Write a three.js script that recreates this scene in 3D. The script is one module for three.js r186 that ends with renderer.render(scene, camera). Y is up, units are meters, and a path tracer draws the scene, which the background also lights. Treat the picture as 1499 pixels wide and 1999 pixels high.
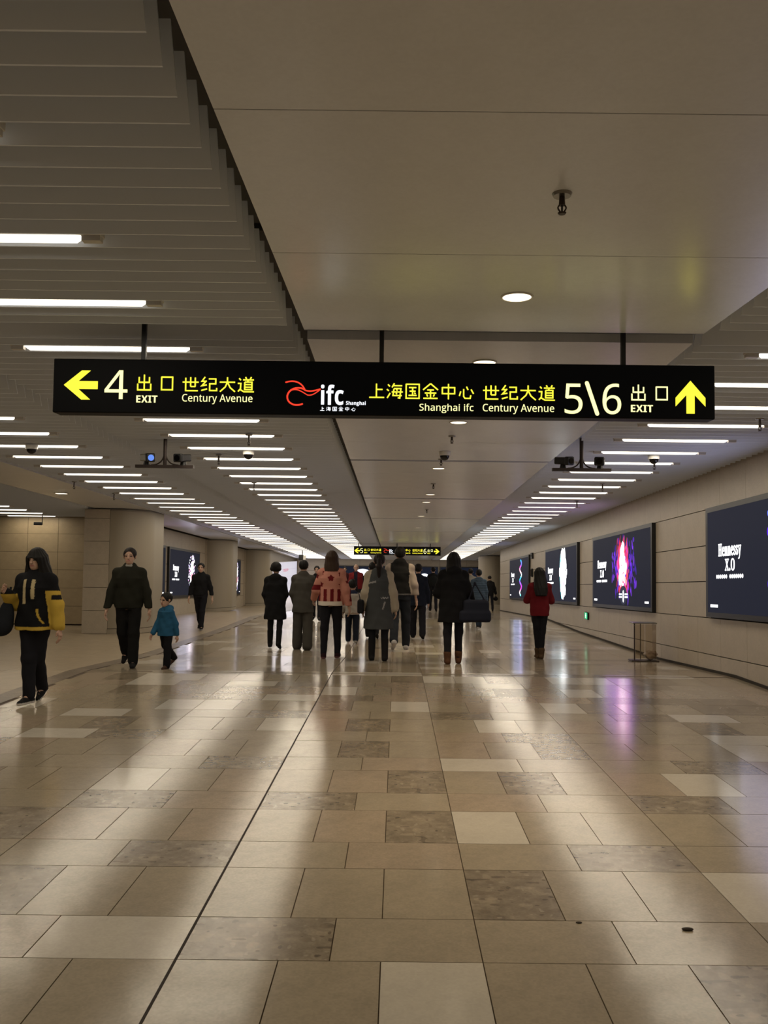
import * as THREE from 'three';
import { RectAreaLightUniformsLib } from 'three/addons/lights/RectAreaLightUniformsLib.js';
import { mergeGeometries, mergeVertices } from 'three/addons/utils/BufferGeometryUtils.js';
import { RoundedBoxGeometry } from 'three/addons/geometries/RoundedBoxGeometry.js';

RectAreaLightUniformsLib.init();

// ------------------------------------------------------------------ camera, light strength, exposure
const W = 1499, H = 1999, F = 1692, EYE = 1.587;
const scene = new THREE.Scene();
scene.background = new THREE.Color(0x000000);
const camera = new THREE.PerspectiveCamera(2 * Math.atan(H / 2 / F) * 180 / Math.PI, W / H, 0.05, 120);
camera.position.set(0, EYE, 0);
camera.rotation.order = 'YXZ';
camera.rotation.set(Math.atan(83.5 / F), 0, 0.011);
camera.setViewOffset(W, H, -25.5, 0, W, H);
camera.updateMatrixWorld(true);
const renderer = new THREE.WebGLRenderer({ antialias: true });
renderer.toneMapping = THREE.LinearToneMapping;
renderer.toneMappingExposure = 1.0;
renderer.shadowMap.enabled = true;
const TUBE_LIGHT = 36, TUBE_GLOW = 2.1, TUBE_COLOR = new THREE.Color().setRGB(1, 0.87, 0.68);

// ------------------------------------------------------------------ helpers
let seed = 20231;
function rnd() { seed = (seed * 1664525 + 1013904223) >>> 0; return seed / 4294967296; }
const names = {};
function numbered(n) { const k = names[n] = (names[n] ?? -1) + 1; return k ? n + '_' + String(k).padStart(3, '0') : n; }
const lin = (r, g, b) => new THREE.Color().setRGB(r, g, b);
const hex = (h) => new THREE.Color(h);
function mat(color, roughness = 0.8, more = {}) { return new THREE.MeshPhysicalMaterial({ color, roughness, ...more }); }
function shadow(m) { m.castShadow = true; m.receiveShadow = true; return m; }
function part(name, geo, m, parent, pos, rot) {
  const o = shadow(new THREE.Mesh(geo, m)); o.name = name; parent.add(o);
  if (pos) o.position.set(...pos);
  if (rot) o.rotation.set(...rot);
  return o;
}
function thing(name, label, category, pos = [0, 0, 0], turn = 0, group) {
  const o = new THREE.Group(); o.name = numbered(name); scene.add(o);
  o.position.set(...pos); o.rotation.y = turn; o.userData = { label, category };
  if (group) o.userData.group = group;
  return o;
}
function struct(name, label, category) {
  const o = new THREE.Group(); o.name = name; scene.add(o); o.userData = { kind: 'structure', label, category };
  return o;
}
const box = (x, y, z) => new THREE.BoxGeometry(x, y, z);
function boxAt(x0, x1, y0, y1, z0, z1) { const g = box(x1 - x0, y1 - y0, Math.abs(z1 - z0)); g.translate((x0 + x1) / 2, (y0 + y1) / 2, (z0 + z1) / 2); return g; }
const cyl = (r0, r1, h, n = 20) => new THREE.CylinderGeometry(r0, r1, h, n);
// pixel -> ray, and the floor as a profile of distance and height (flat, ramp, landing, ramp)
function ray(px, py) {                                      // photo pixel to direction
  const v = new THREE.Vector3((px - W / 2 - 25.5) / F, -(py - H / 2) / F, -1);
  return v.applyQuaternion(camera.quaternion);
}
const PROFILE = [[-9, 0], [11.67, 0], [15, -0.165], [21.5, -0.283], [26, -0.303], [38, -0.80], [54, -0.85]];
function floorY(d) {
  for (let i = 1; i < PROFILE.length; i++) {
    const [a, ya] = PROFILE[i - 1], [b, yb] = PROFILE[i];
    if (d <= b) return ya + (yb - ya) * (d - a) / (b - a);
  }
  return -0.85;
}
function onFloor(px, py) {
  const r = ray(px, py);
  let lo = 1, hi = 53;
  for (let i = 0; i < 50; i++) {
    const d = (lo + hi) / 2, y = EYE + r.y / -r.z * d;
    if (y > floorY(d)) lo = d; else hi = d;
  }
  return [r.x / -r.z * lo, floorY(lo), -lo];
}
function atDepth(px, py, d) { const r = ray(px, py); return [r.x / -r.z * d, EYE + r.y / -r.z * d, -d]; }
const SL = 0.039, ZS = 5.95, HC = 1.5;                       // slope of the far ceiling, where it starts, near ceiling above the eye
const ceilY = (d) => d < 5.8 ? EYE + HC : EYE + 1.72 - SL * d;
function onCeiling(px, py) {
  const r = ray(px, py), t = r.y / -r.z;
  let d = HC / t; if (d > 5.8) d = 1.72 / (t + SL);
  return [r.x / -r.z * d, ceilY(d), -d];
}

// ------------------------------------------------------------------ textures (grain, blotches, print)
function noiseGrid(n, s) {                                    // value noise that tiles
  const g = new Float32Array(n * n); let q = s >>> 0;
  for (let i = 0; i < n * n; i++) { q = (q * 1664525 + 1013904223) >>> 0; g[i] = q / 4294967296; }
  return (x, y) => {
    const xi = Math.floor(x), yi = Math.floor(y), fx = x - xi, fy = y - yi;
    const sx = fx * fx * (3 - 2 * fx), sy = fy * fy * (3 - 2 * fy), w = (a) => ((a % n) + n) % n;
    const a = g[w(yi) * n + w(xi)], b = g[w(yi) * n + w(xi + 1)], c = g[w(yi + 1) * n + w(xi)], d = g[w(yi + 1) * n + w(xi + 1)];
    return (a + (b - a) * sx) * (1 - sy) + (c + (d - c) * sx) * sy;
  };
}
function dataTex(n, f, srgb = true) {
  const a = new Uint8Array(n * n * 4);
  for (let y = 0; y < n; y++) for (let x = 0; x < n; x++) {
    const c = f(x / n, y / n), k = (y * n + x) * 4;
    a[k] = c[0]; a[k + 1] = c[1]; a[k + 2] = c[2]; a[k + 3] = 255;
  }
  const t = new THREE.DataTexture(a, n, n); t.wrapS = t.wrapT = THREE.RepeatWrapping;
  t.magFilter = THREE.LinearFilter; t.minFilter = THREE.LinearMipmapLinearFilter; t.generateMipmaps = true;
  if (srgb) t.colorSpace = THREE.SRGBColorSpace;
  t.needsUpdate = true; return t;
}
const n8 = noiseGrid(8, 11), n32 = noiseGrid(32, 23), n128 = noiseGrid(128, 37), n16 = noiseGrid(16, 57);
const clamp = (v) => Math.max(0, Math.min(255, v));
function stoneTex(base, amp) {
  return dataTex(512, (u, v) => {
    const k = 1 + amp * ((n8(u * 8, v * 8) - 0.5) * 0.8 + (n32(u * 32, v * 32) - 0.5) * 0.6 + (n128(u * 128, v * 128) - 0.5) * 0.9);
    return base.map((b) => clamp(b * k));
  });
}
function pebbleTex() {                                        // the dark stone: lighter and darker pebbles in a brown ground
  return dataTex(512, (u, v) => {
    const k = 1 + 0.1 * (n128(u * 128, v * 128) - 0.5) + 0.16 * (n32(u * 32, v * 32) - 0.5) + 0.1 * (n8(u * 8, v * 8) - 0.5);
    const b = n16(u * 16 + n32(u * 32, v * 32) * 0.5, v * 16), s = n32(u * 28 + 7 + n16(u * 16, v * 16) * 0.6, v * 32);
    let c = [126, 114, 96];
    if (b > 0.76) c = [137, 124, 105];
    if (b < 0.2) c = [115, 103, 86];
    if (s > 0.87) c = [97, 86, 71];
    if (s < 0.09) c = [143, 131, 113];
    return c.map((q) => clamp(q * k));
  });
}
const T = { base: stoneTex([149, 137, 117], 0.07), pale: stoneTex([184, 176, 162], 0.04), rose: stoneTex([151, 136, 117], 0.08), dark: pebbleTex() };
const GLOSS = 0.145;
const TILE = [
  mat(hex('#ffffff'), GLOSS, { ior: 1.52, map: T.base }), mat(hex('#ffffff'), GLOSS, { ior: 1.52, map: T.pale }),
  mat(hex('#ffffff'), GLOSS + 0.03, { ior: 1.52, map: T.dark }), mat(hex('#ffffff'), GLOSS, { ior: 1.52, map: T.rose })];
const sideTex = stoneTex([158, 143, 120], 0.1);
const M = {
  grout: mat(hex('#4a3d2e'), 0.9),
  joint: mat(hex('#2c251d'), 0.9),
  band: mat(hex('#ffffff'), 0.3, { map: stoneTex([112, 100, 86], 0.35) }),
  sideTile: mat(hex('#ffffff'), 0.3, { map: sideTex }),
  panel: mat(hex('#ffffff'), 0.27, { map: stoneTex([224, 227, 232], 0.02) }),
  wall: mat(hex('#ffffff'), 0.38, { map: stoneTex([176, 164, 146], 0.05) }),
  wallSide: mat(hex('#ffffff'), 0.5, { map: stoneTex([162, 145, 116], 0.05) }),
  column: mat(hex('#948a78'), 0.45),
  slat: mat(hex('#e2e9f4'), 0.6),
  concrete: mat(hex('#6f6c68'), 1),
  beam: mat(hex('#8f96a4'), 0.7),
  black: mat(hex('#0b0b0c'), 0.45),
  signBlack: mat(hex('#060606'), 0.5, { specularIntensity: 0.3 }),
  rod: mat(hex('#101010'), 0.5),
  frame: mat(hex('#0e0f12'), 0.35),
  steel: mat(hex('#8d8a86'), 0.35, { metalness: 0.9 }),
  darkSteel: mat(hex('#3a302c'), 0.45, { metalness: 0.5 }),
  plastic: mat(hex('#d8d6cf'), 0.5),
  greyPlastic: mat(hex('#8c8878'), 0.5),
  cap: mat(hex('#cfcac2'), 0.5),
  lensGlass: mat(hex('#050507'), 0.08),
  blueLens: mat(hex('#0a0d18'), 0.2, { emissive: hex('#6f9cff'), emissiveIntensity: 0.9 }),
  tube: new THREE.MeshStandardMaterial({ color: 0xffffff, emissive: lin(1, 0.92, 0.78), emissiveIntensity: TUBE_GLOW }),
  down: new THREE.MeshStandardMaterial({ color: 0xffffff, emissive: lin(1, 0.84, 0.58), emissiveIntensity: 3 }),
  reflector: mat(hex('#e8d9ae'), 0.25, { metalness: 0.7 }),
  green: new THREE.MeshStandardMaterial({ color: 0x06301a, emissive: lin(0.05, 0.75, 0.32), emissiveIntensity: 0.8 }),
};

// ------------------------------------------------------------------ floor
const floor = struct('floor', 'polished beige stone floor laid in a pattern of pale and pebbled tiles', 'floor');
{
  // bed under the tiles, one slab for each stretch of the profile
  const bed = [];
  for (let i = 1; i < PROFILE.length; i++) {
    const [a, ya] = PROFILE[i - 1], [b, yb] = PROFILE[i], L = Math.hypot(b - a, yb - ya);
    const g = box(24, 0.2, L + 0.01); g.rotateX(Math.atan2(yb - ya, b - a)); g.translate(-4, (ya + yb) / 2 - 0.1045, -(a + b) / 2); bed.push(g);
  }
  part('tile_bed', mergeGeometries(bed), M.grout, floor);
  const X0 = -0.845;                                          // the strip joints lie 1.2 m apart
  // 0 beige, 1 pale, 2 pebbled, 3 rosy beige; rows from the camera outwards, strips -2 .. 2
  const ROWS = {
    '-1': { '-1': [3, 0, 0], 0: [0, 0, 1], 1: [0, 0, 2], 2: [2, 0, 0] },
    0: { '-1': [3, 1], 0: [2, 0], 1: [0, 0], 2: [0, 1] },
    1: { '-1': [2, 0, 0], 0: [0, 0, 0], 1: [2, 0, 0], 2: [1, 1, 0] },
    2: { '-2': [0, 0], '-1': [0, 2], 0: [0, 3], 1: [0, 2], 2: [0, 0] },
    3: { '-2': [0, 0, 2], '-1': [3, 0, 3], 0: [0, 3, 2], 1: [1, 0, 0], 2: [0, 0, 3] },
    4: { '-2': [0, 0], '-1': [2, 3], 0: [2, 0], 1: [3, 0], 2: [2, 0] },
    5: { '-2': [2, 0, 0], '-1': [1, 0, 3], 0: [0, 3, 2], 1: [0, 2, 0], 2: [3, 1, 0] },
    6: { '-2': [0, 0], '-1': [0, 2], 0: [0, 3], 1: [1, 0], 2: [0, 2] },
    7: { '-2': [3, 0, 0], '-1': [3, 0, 0], 0: [0, 2, 0], 1: [3, 0, 2], 2: [0, 3, 0], 3: [1, 0, 0] },
    8: { '-2': [1, 2], '-1': [0, 0], 0: [0, 0], 1: [3, 2], 2: [0, 0], 3: [1, 0] },
    9: { '-2': [0, 2, 0], '-1': [0, 0, 1], 0: [3, 2, 0], 1: [0, 1, 0], 2: [3, 0, 0], 3: [2, 0, 0] },
    10: { '-2': [1, 0], '-1': [0, 2], 0: [0, 0], 1: [2, 0], 2: [0, 2], 3: [1, 0] },
    11: { '-2': [0, 0, 1], '-1': [1, 0, 0], 0: [2, 0, 1], 1: [0, 3, 0], 2: [1, 2, 0], 3: [0, 2, 2] } };
  const shapes = {};
  function tileGeo(w, d, v) {
    const key = [w.toFixed(3), d, v].join();
    if (!shapes[key]) {
      const g = box(w - 0.005, 0.012, d - 0.005); g.translate(0, -0.006, 0);
      const p = g.attributes.position, uv = g.attributes.uv;
      for (let i = 0; i < p.count; i++) uv.setXY(i, p.getX(i) / 1.1 + v * 0.37, p.getZ(i) / 1.1 + v * 0.61);
      shapes[key] = g;
    }
    return shapes[key];
  }
  const tiles = [];
  const lay = (x0, x1, d0, d1, tone) => tiles.push({ x0, x1, d0, d1, tone });
  let d0 = 0.466;
  for (let row = -6; d0 < 52; row++) {
    const deep = row % 2 === 0 ? 0.4 : 0.6, d1 = d0 + deep;
    for (let s = -3; s <= 4; s++) {
      const n = deep === 0.4 ? 2 : 3, sx = X0 + s * 1.2, known = ROWS[row]?.[s];
      for (let k = 0; k < n; k++) {
        let x0 = sx + 1.2 / n * k, x1 = x0 + 1.2 / n;
        const r = rnd(), tone = known ? known[k] : r < 0.16 ? 2 : r < 0.33 ? 1 : r < 0.62 ? 3 : 0;
        x0 = Math.max(x0, -4.1); x1 = Math.min(x1, d0 < 37.5 ? 4.56 : 9);
        if (x1 - x0 > 0.06) lay(x0, x1, d0, d1, tone);
      }
    }
    d0 = d1;
  }
  // which tiles show: inside the frame and nearer ones larger
  const shown = (t) => {
    const d = (t.d0 + t.d1) / 2, x = (t.x0 + t.x1) / 2, px = 775 + x / d * F, py = 1083 + (EYE - floorY(d)) / d * F;
    return px > -60 && px < 1560 && py < 2060 ? 1 / (d * d) : 0;
  };
  const order = tiles.map((t) => [shown(t), t]).sort((a, b) => b[0] - a[0]);
  const rest = [[], [], [], []];
  order.forEach(([s, t], i) => {
    const d = (t.d0 + t.d1) / 2, w = t.x1 - t.x0, v = Math.floor(rnd() * 4), slope = (floorY(t.d1) - floorY(t.d0)) / (t.d1 - t.d0);
    const pos = [(t.x0 + t.x1) / 2, (floorY(t.d0) + floorY(t.d1)) / 2 + (rnd() - 0.5) * 0.0006, -d];
    const rot = [Math.atan(slope) + (rnd() - 0.5) * 0.0016, 0, (rnd() - 0.5) * 0.0016];
    const g = tileGeo(w, +(t.d1 - t.d0).toFixed(3), v);
    if (s > 0 && i < 298) part('tile', g, TILE[t.tone], floor, pos, rot);
    else rest[t.tone].push(g.clone().applyMatrix4(new THREE.Matrix4().compose(new THREE.Vector3(...pos), new THREE.Quaternion().setFromEuler(new THREE.Euler(...rot)), new THREE.Vector3(1, 1, 1))));
  });
  const o = part('tile_field', mergeGeometries(rest.map((r) => mergeGeometries(r)), true), TILE, floor); o.userData.kind = 'stuff';
  // long expansion joint, dark stone band, plain tiles of the side hall
  function strip(x0, x1, lift, m, name, th = 0.012) {
    const gs = [];
    for (let i = 1; i < PROFILE.length; i++) {
      const [a, ya] = PROFILE[i - 1], [b, yb] = PROFILE[i], L = Math.hypot(b - a, yb - ya), g = box(x1 - x0, th, L);
      const p = g.attributes.position, uv = g.attributes.uv;
      for (let k = 0; k < p.count; k++) uv.setXY(k, p.getX(k), p.getZ(k));
      g.rotateX(Math.atan2(yb - ya, b - a)); g.translate((x0 + x1) / 2, (ya + yb) / 2 - th / 2 + lift, -(a + b) / 2); gs.push(g);
    }
    return part(name, mergeGeometries(gs), m, floor);
  }
  strip(X0 - 0.006, X0 + 0.006, 0.0006, M.joint, 'expansion_joint');
  strip(-4.36, -4.105, 0, M.band, 'stone_band');
  const side = [];
  for (let x = -4.36 - 0.8; x > -16; x -= 0.8) for (let d = -6; d < 52; d += 0.8) {
    const g = box(0.796, 0.012, 0.796), s = (floorY(d + 0.8) - floorY(d)) / 0.8;
    const uv = g.attributes.uv, p = g.attributes.position, o = rnd() * 5;
    for (let k = 0; k < p.count; k++) uv.setXY(k, p.getX(k) + o, p.getZ(k) + o);
    g.rotateX(Math.atan(s)); g.translate(x + 0.4, (floorY(d) + floorY(d + 0.8)) / 2 - 0.006, -(d + 0.4)); side.push(g);
  }
  part('side_tile_field', mergeGeometries(side), M.sideTile, floor).userData.kind = 'stuff';
  const near = [];                                            // tiles behind and under the camera
  for (let d = -6; d < 0.3; d += 0.8) for (let x = -4.1; x < 4.5; x += 1.2) {
    const g = box(Math.min(1.196, 4.5 - x), 0.012, 0.796); g.translate(x + 0.6, -0.006, -(d + 0.2)); near.push(g);
  }
  part('rear_tile_field', mergeGeometries(near), M.sideTile, floor).userData.kind = 'stuff';
}

// ------------------------------------------------------------------ ceiling: smooth centre panels, hanging slats beside them
const ceiling = struct('ceiling', 'suspended ceiling of smooth beige panels between fields of grey hanging slats', 'ceiling');
{
  const CX0 = -0.636, CX1 = 2.04;
  const slabTop = [];
  slabTop.push(boxAt(-16, 9, EYE + 2.25, EYE + 2.4, 7, -6.4));
  { const g = box(25, 0.15, 48); g.rotateX(Math.atan(-SL)); g.translate(-3.5, ceilY(29) + 0.75, -29.8); slabTop.push(g); }
  part('concrete_soffit', mergeGeometries(slabTop), M.concrete, ceiling);
  const uvMetres = (g, k = 1.5) => { const p = g.attributes.position, uv = g.attributes.uv; for (let i = 0; i < p.count; i++) uv.setXY(i, p.getX(i) / k, p.getZ(i) / k); return g; };
  // near flat panels
  const flat = [-6, -4.1, -2.71, -1.32, 0.07, 1.46, 2.863, 4.258, 5.74];
  for (let i = 1; i < flat.length; i++) {
    const g = uvMetres(box(CX1 - CX0, 0.14, flat[i] - flat[i - 1] - 0.006));
    part('ceiling_panel', g, M.panel, ceiling, [(CX0 + CX1) / 2, EYE + HC + 0.07, -(flat[i] + flat[i - 1]) / 2]);
  }
  // sloping panels in lengths of about five metres with open joints between them
  const runs = [[5.95, 11.55], [11.68, 16.45], [16.57, 21.15], [21.27, 26.0], [26.1, 31.0], [31.1, 36], [36.1, 41], [41.1, 46], [46.1, 52]];
  for (const [a, b] of runs) {
    const n = 4, L = (b - a) / n;
    for (let k = 0; k < n; k++) {
      const d = a + L * (k + 0.5);
      part('ceiling_panel', uvMetres(box(CX1 - CX0, 0.12, L - 0.0025)), M.panel, ceiling, [(CX0 + CX1) / 2, ceilY(d) + 0.06, -d], [Math.atan(-SL), 0, 0]);
    }
  }
  part('cross_beam', boxAt(CX0 - 0.02, CX1 + 0.02, EYE + HC + 0.05, EYE + HC + 0.12, -5.742, -5.95), M.beam, ceiling);
  // slats
  function slatGeo(w, h) {
    const g = new THREE.BoxGeometry(w, h, 0.009, 1, 4, 1), p = g.attributes.position;
    for (let i = 0; i < p.count; i++) { const t = (p.getY(i) + h / 2) / h; p.setZ(i, p.getZ(i) + 0.1 * t); }
    g.translate(0, h / 2, 0); g.computeVertexNormals(); return g;
  }
  const bays = [[-3.28, -0.74, 1.2, 14], [-5.52, -3.44, 9, 17], [2.11, 4.50, 3.2, 16], [-14.5, -6.9, 99, 99]];
  for (const [x0, x1, from, to] of bays) {
    const g = slatGeo(x1 - x0, 0.2), far = [];
    const last = x1 < -6.8 ? 21.9 : 51.5;
    for (let d = -5.4; d < last; d += 0.178) {
      if (d > 5.72 && d < 5.86) continue;
      const y = d < 5.8 ? EYE + HC : ceilY(d), pos = [(x0 + x1) / 2, y, -d];
      if (d >= from && d <= to) part('slat', g, M.slat, ceiling, pos);
      else { const c = g.clone(); c.translate(...pos); far.push(c); }
    }
    part('slat_field', mergeGeometries(far), M.slat, ceiling).userData.kind = 'stuff';
  }
  // plain strip above the columns
  for (let d = -5.9; d < 51; d += 2.4) {
    const y = d + 1.2 < 5.8 ? EYE + HC : ceilY(d + 1.2);
    part('ceiling_panel', uvMetres(box(1.18, 0.1, 2.394)), M.panel, ceiling, [-6.2, y + 0.06, -(d + 1.2)], [d + 1.2 < 5.8 ? 0 : Math.atan(-SL), 0, 0]);
  }
  { const g = box(4.6, 0.12, 14); g.rotateX(Math.atan(-SL)); g.translate(6.85, ceilY(45) + 0.06, -45); part('ceiling_panel', g, M.panel, ceiling); }
}

// ------------------------------------------------------------------ walls
const shearDown = (g) => { const p = g.attributes.position; for (let i = 0; i < p.count; i++) p.setY(i, p.getY(i) + SL * p.getZ(i)); g.computeVertexNormals(); return g; };
const RX = 4.54;
const SCREENS_R = [[8.0, 12.55], [15.2, 19.8], [21.5, 26.1], [29.4, 34.3]];
{
  const wr = struct('wall_right', 'right wall of large beige stone panels with dark joints following the ramp', 'wall');
  part('wall_core', boxAt(RX + 0.03, RX + 0.4, -2.2, 4.2, 7, -38), M.joint, wr);
  const rows = [[1.205, 1.80], [0.680, 1.205], [0.154, 0.680], [-0.371, 0.154], [-0.897, -0.371], [-1.6, -0.897]];
  const shared = {};
  function panel(y0, y1, d0, d1) {
    const key = [(y1 - y0).toFixed(2), (d1 - d0).toFixed(2)].join();
    if (!shared[key]) {
      const g = box(0.03, y1 - y0 - 0.012, d1 - d0 - 0.005), p = g.attributes.position, uv = g.attributes.uv;
      for (let i = 0; i < p.count; i++) uv.setXY(i, p.getZ(i) / 1.3, p.getY(i) / 1.3);
      shared[key] = shearDown(g);
    }
    const d = (d0 + d1) / 2;
    part('stone_panel', shared[key], M.wall, wr, [RX + 0.015, EYE + (y0 + y1) / 2 - SL * d, -d]);
  }
  rows.forEach(([y0, y1], r) => {
    if (r === 0 || r >= 4) { for (let d = -6.1; d < 37.8; d += 0.914) panel(y0, y1, d, Math.min(d + 0.914, 38)); return; }
    let a = -6.1;
    for (const [s0, s1] of [...SCREENS_R, [38, 38]]) {
      const n = Math.max(1, Math.round((s0 - a) / 1.3)), L = (s0 - a) / n;
      for (let k = 0; k < n; k++) panel(y0, y1, a + L * k, a + L * (k + 1));
      a = s1;
    }
  });
  const bb = [];
  for (let i = 1; i < PROFILE.length - 1; i++) {
    const [a, ya] = PROFILE[i - 1], [b, yb] = PROFILE[i], g = box(0.02, 0.035, Math.hypot(b - a, yb - ya));
    g.rotateX(Math.atan2(yb - ya, b - a)); g.translate(RX - 0.008, (ya + yb) / 2 + 0.0185, -(a + b) / 2); bb.push(g);
  }
  part('skirting', mergeGeometries(bb), M.joint, struct('baseboard_right', 'dark thin skirting along the right wall', 'skirting'));

  // side hall: frontal wall, left wall with columns, far wall, wall behind the camera
  const wl = struct('wall_left', 'left wall of beige stone panels behind the round-edged columns', 'wall');
  part('wall_core', boxAt(-7.4, -6.98, -1.2, 3.6, -22.05, -52), M.joint, wl);
  part('wall_return', boxAt(-6.94, -6.02, -1.2, 2.4, -41.2, -52), M.column, wl);
  for (let d = 22.05; d < 41; d += 1.0) for (let r = 0; r < 6; r++) {
    const top = 1.72 - 0.525 * r, g = shared.left ??= shearDown(box(0.03, 0.515, 0.994));
    part('stone_panel', g, M.wall, wl, [-6.965, EYE + top - 0.262 - SL * (d + 0.5), -(d + 0.5)]);
  }
  const wf = struct('wall_side_hall', 'frontal wall of beige stone panels closing the side hall', 'wall');
  part('wall_core', boxAt(-16, -7.0, -1, 3.4, -22.06, -22.5), M.joint, wf);
  const g = box(0.767, 0.449, 0.03);
  for (let c = 0; c < 12; c++) for (let r = 0; r < 7; r++)
    part('stone_panel', g, M.wallSide, wf, [-7.05 - 0.3875 - c * 0.775, floorY(22) + 0.03 + 0.2275 + r * 0.455, -22.045]);
  const wfar = struct('wall_far', 'pale far wall closing the passage above a row of dark displays', 'wall');
  part('wall_core', boxAt(-8, 9.5, -1.5, 2.2, -52.1, -52.5), M.joint, wfar);
  for (let x = -7; x < 9; x += 1.6) for (let r = 0; r < 4; r++) part('stone_panel', shared.far ??= box(1.592, 0.69, 0.04), M.wall, wfar, [x + 0.8, -0.8 + 0.35 + r * 0.7, -52.08]);
  const wb = struct('wall_back', 'plain beige wall behind the viewer', 'wall');
  part('wall_face', boxAt(-16, 5, -0.1, 4, 6.2, 6.5), M.wallSide, wb);
  const wo = struct('wall_outer', 'plain beige outer wall of the side hall', 'wall');
  part('wall_face', boxAt(-16.2, -15.9, -0.6, 4, 6.5, -22.5), M.wallSide, wo);
  const we = struct('wall_recess', 'plain wall of the recess past the end of the right wall', 'wall');
  part('wall_face', mergeGeometries([boxAt(9, 9.3, -1.2, 2.6, -37.6, -52.4), boxAt(4.9, 9.3, -1.2, 3, -37.6, -38)]), M.column, we);
}
// columns with a flat panelled side and a wide rounded edge
function column(d, x0, x1, split, label) {
  const c = thing('stone_column', label, 'column', [0, floorY(d), -d], 0);
  const h = ceilY(d) - floorY(d) - 0.01, r = Math.min(0.75, x1 - split), depth = 1.5;
  const s = new THREE.Shape();
  s.moveTo(split, 0); s.lineTo(x1 - r, 0); s.absarc(x1 - r, r, r, -Math.PI / 2, 0, false); s.lineTo(x1, depth); s.lineTo(split, depth); s.lineTo(split, 0);
  const g = new THREE.ExtrudeGeometry(s, { depth: h - 0.16, bevelEnabled: false, curveSegments: 24 });
  g.rotateX(-Math.PI / 2);
  part('curved_casing', g, M.column, c, [0, 0.12, 0]);
  const g2 = new THREE.ExtrudeGeometry(s, { depth: 0.11, bevelEnabled: false, curveSegments: 24 }); g2.rotateX(-Math.PI / 2);
  part('plinth', g2, M.column, c, [0, 0, 0.012]);
  const g3 = new THREE.ExtrudeGeometry(s, { depth: 0.035, bevelEnabled: false, curveSegments: 24 }); g3.rotateX(-Math.PI / 2);
  g3.translate(-split, 0, 0); g3.scale(0.94, 1, 0.96); g3.translate(split, 0, 0);
  part('collar', g3, M.column, c, [0, h - 0.036, -0.045]);
  part('core', boxAt(x0 + 0.02, split - 0.004, 0, h, -0.05, -depth), M.column, c);
  const pg = box(split - x0 - 0.012, 0.505, 0.05), rows = Math.floor(h / 0.515), left = h - rows * 0.515 - 0.015;
  for (let k = 0; k < rows; k++) part('stone_panel', pg, M.wall, c, [(x0 + split) / 2, 0.26 + k * 0.515, -0.025]);
  part('stone_panel', box(split - x0 - 0.012, left, 0.05), M.wall, c, [(x0 + split) / 2, rows * 0.515 + 0.006 + left / 2, -0.025]);
}
column(19.4, -7.0, -5.62, -6.42, 'wide round-edged stone column beside the frontal wall of the side hall');
column(31.5, -6.96, -6.05, -6.86, 'round-edged stone column right after the bright splash screen');
column(39.6, -6.96, -5.85, -6.86, 'round-edged stone column beside the white wall');
{
  const c = thing('stone_column', 'pale lit stone column past the end of the screen wall', 'column', [4.9, floorY(44), -44], 0);
  const h = ceilY(44) - floorY(44);
  part('shaft', cyl(0.75, 0.75, h - 0.17, 40), M.column, c, [0, h / 2 + 0.035, 0]);
  part('plinth', cyl(0.77, 0.77, 0.12, 40), M.column, c, [0, 0.06, 0]);
  part('collar', cyl(0.69, 0.69, 0.05, 40), M.column, c, [0, h - 0.025, 0]);
}

// ------------------------------------------------------------------ tube lights in the slats
function tubeShape(w, h, d) {                                 // tube with ends cut on the slant
  const s = new THREE.Shape(); s.moveTo(-w / 2, 0); s.lineTo(w / 2, 0); s.lineTo(w / 2 - 0.03, -h); s.lineTo(-w / 2 + 0.03, -h); s.closePath();
  const g = new THREE.ExtrudeGeometry(s, { depth: d, bevelEnabled: false }); g.translate(0, 0, -d / 2); return g;
}
const tubeGeo = tubeShape(1.2, 0.022, 0.045), trayGeo = box(1.4, 0.05, 0.06), endGeo = box(0.09, 0.026, 0.045);
function tubeLight(x, d, label, group) {
  const y = ceilY(d) + 0.001, o = thing('tube_light', label, 'light', [x, y, -d], 0, group);
  part('housing', trayGeo, M.plastic, o, [0, 0.035, 0]);
  part('glowing_tube', tubeGeo, M.tube, o, [0, 0.008, 0]);
  part('end_cap', endGeo, M.cap, o, [0.65, -0.002, 0]); part('end_cap', endGeo, M.cap, o, [-0.65, -0.002, 0]);
  const l = new THREE.RectAreaLight(TUBE_COLOR, TUBE_LIGHT, 1.14, 0.045);
  l.rotation.x = -Math.PI / 2; l.position.set(0, -0.016, 0); l.name = 'tube_glow'; o.add(l);
}
const near = [-5.43, -4.36, -3.29, -2.22, -1.15, -0.08, 0.99, 2.06, 3.03, 4.1, 5.17];
const farD = []; for (let d = 6.25; d < 51; d += 0.9) farD.push(d);
for (const d of [...near, ...farD]) {
  tubeLight(-2.13 + Math.min(0.12, Math.max(0, d - 6) * 0.03), d, 'slim white tube light among the grey slats left of the smooth centre panels', 'tube lights left of the centre panels');
  if (d > -2) tubeLight(-4.58, d, 'slim white tube light in the slat field nearer the stone columns', 'tube lights near the columns');
  tubeLight(3.22 - Math.min(0.12, Math.max(0, d - 8) * 0.03), d, 'slim white tube light in the slats beside the wall of advertising screens', 'tube lights beside the screen wall');
}
for (const d of [1, 4, 7, 10, 13, 16, 18.2, 19.1, 20, 20.9, 21.7]) tubeLight(-9.15, d, 'slim white tube light over the side hall near the frontal wall', 'tube lights of the side hall');

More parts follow.
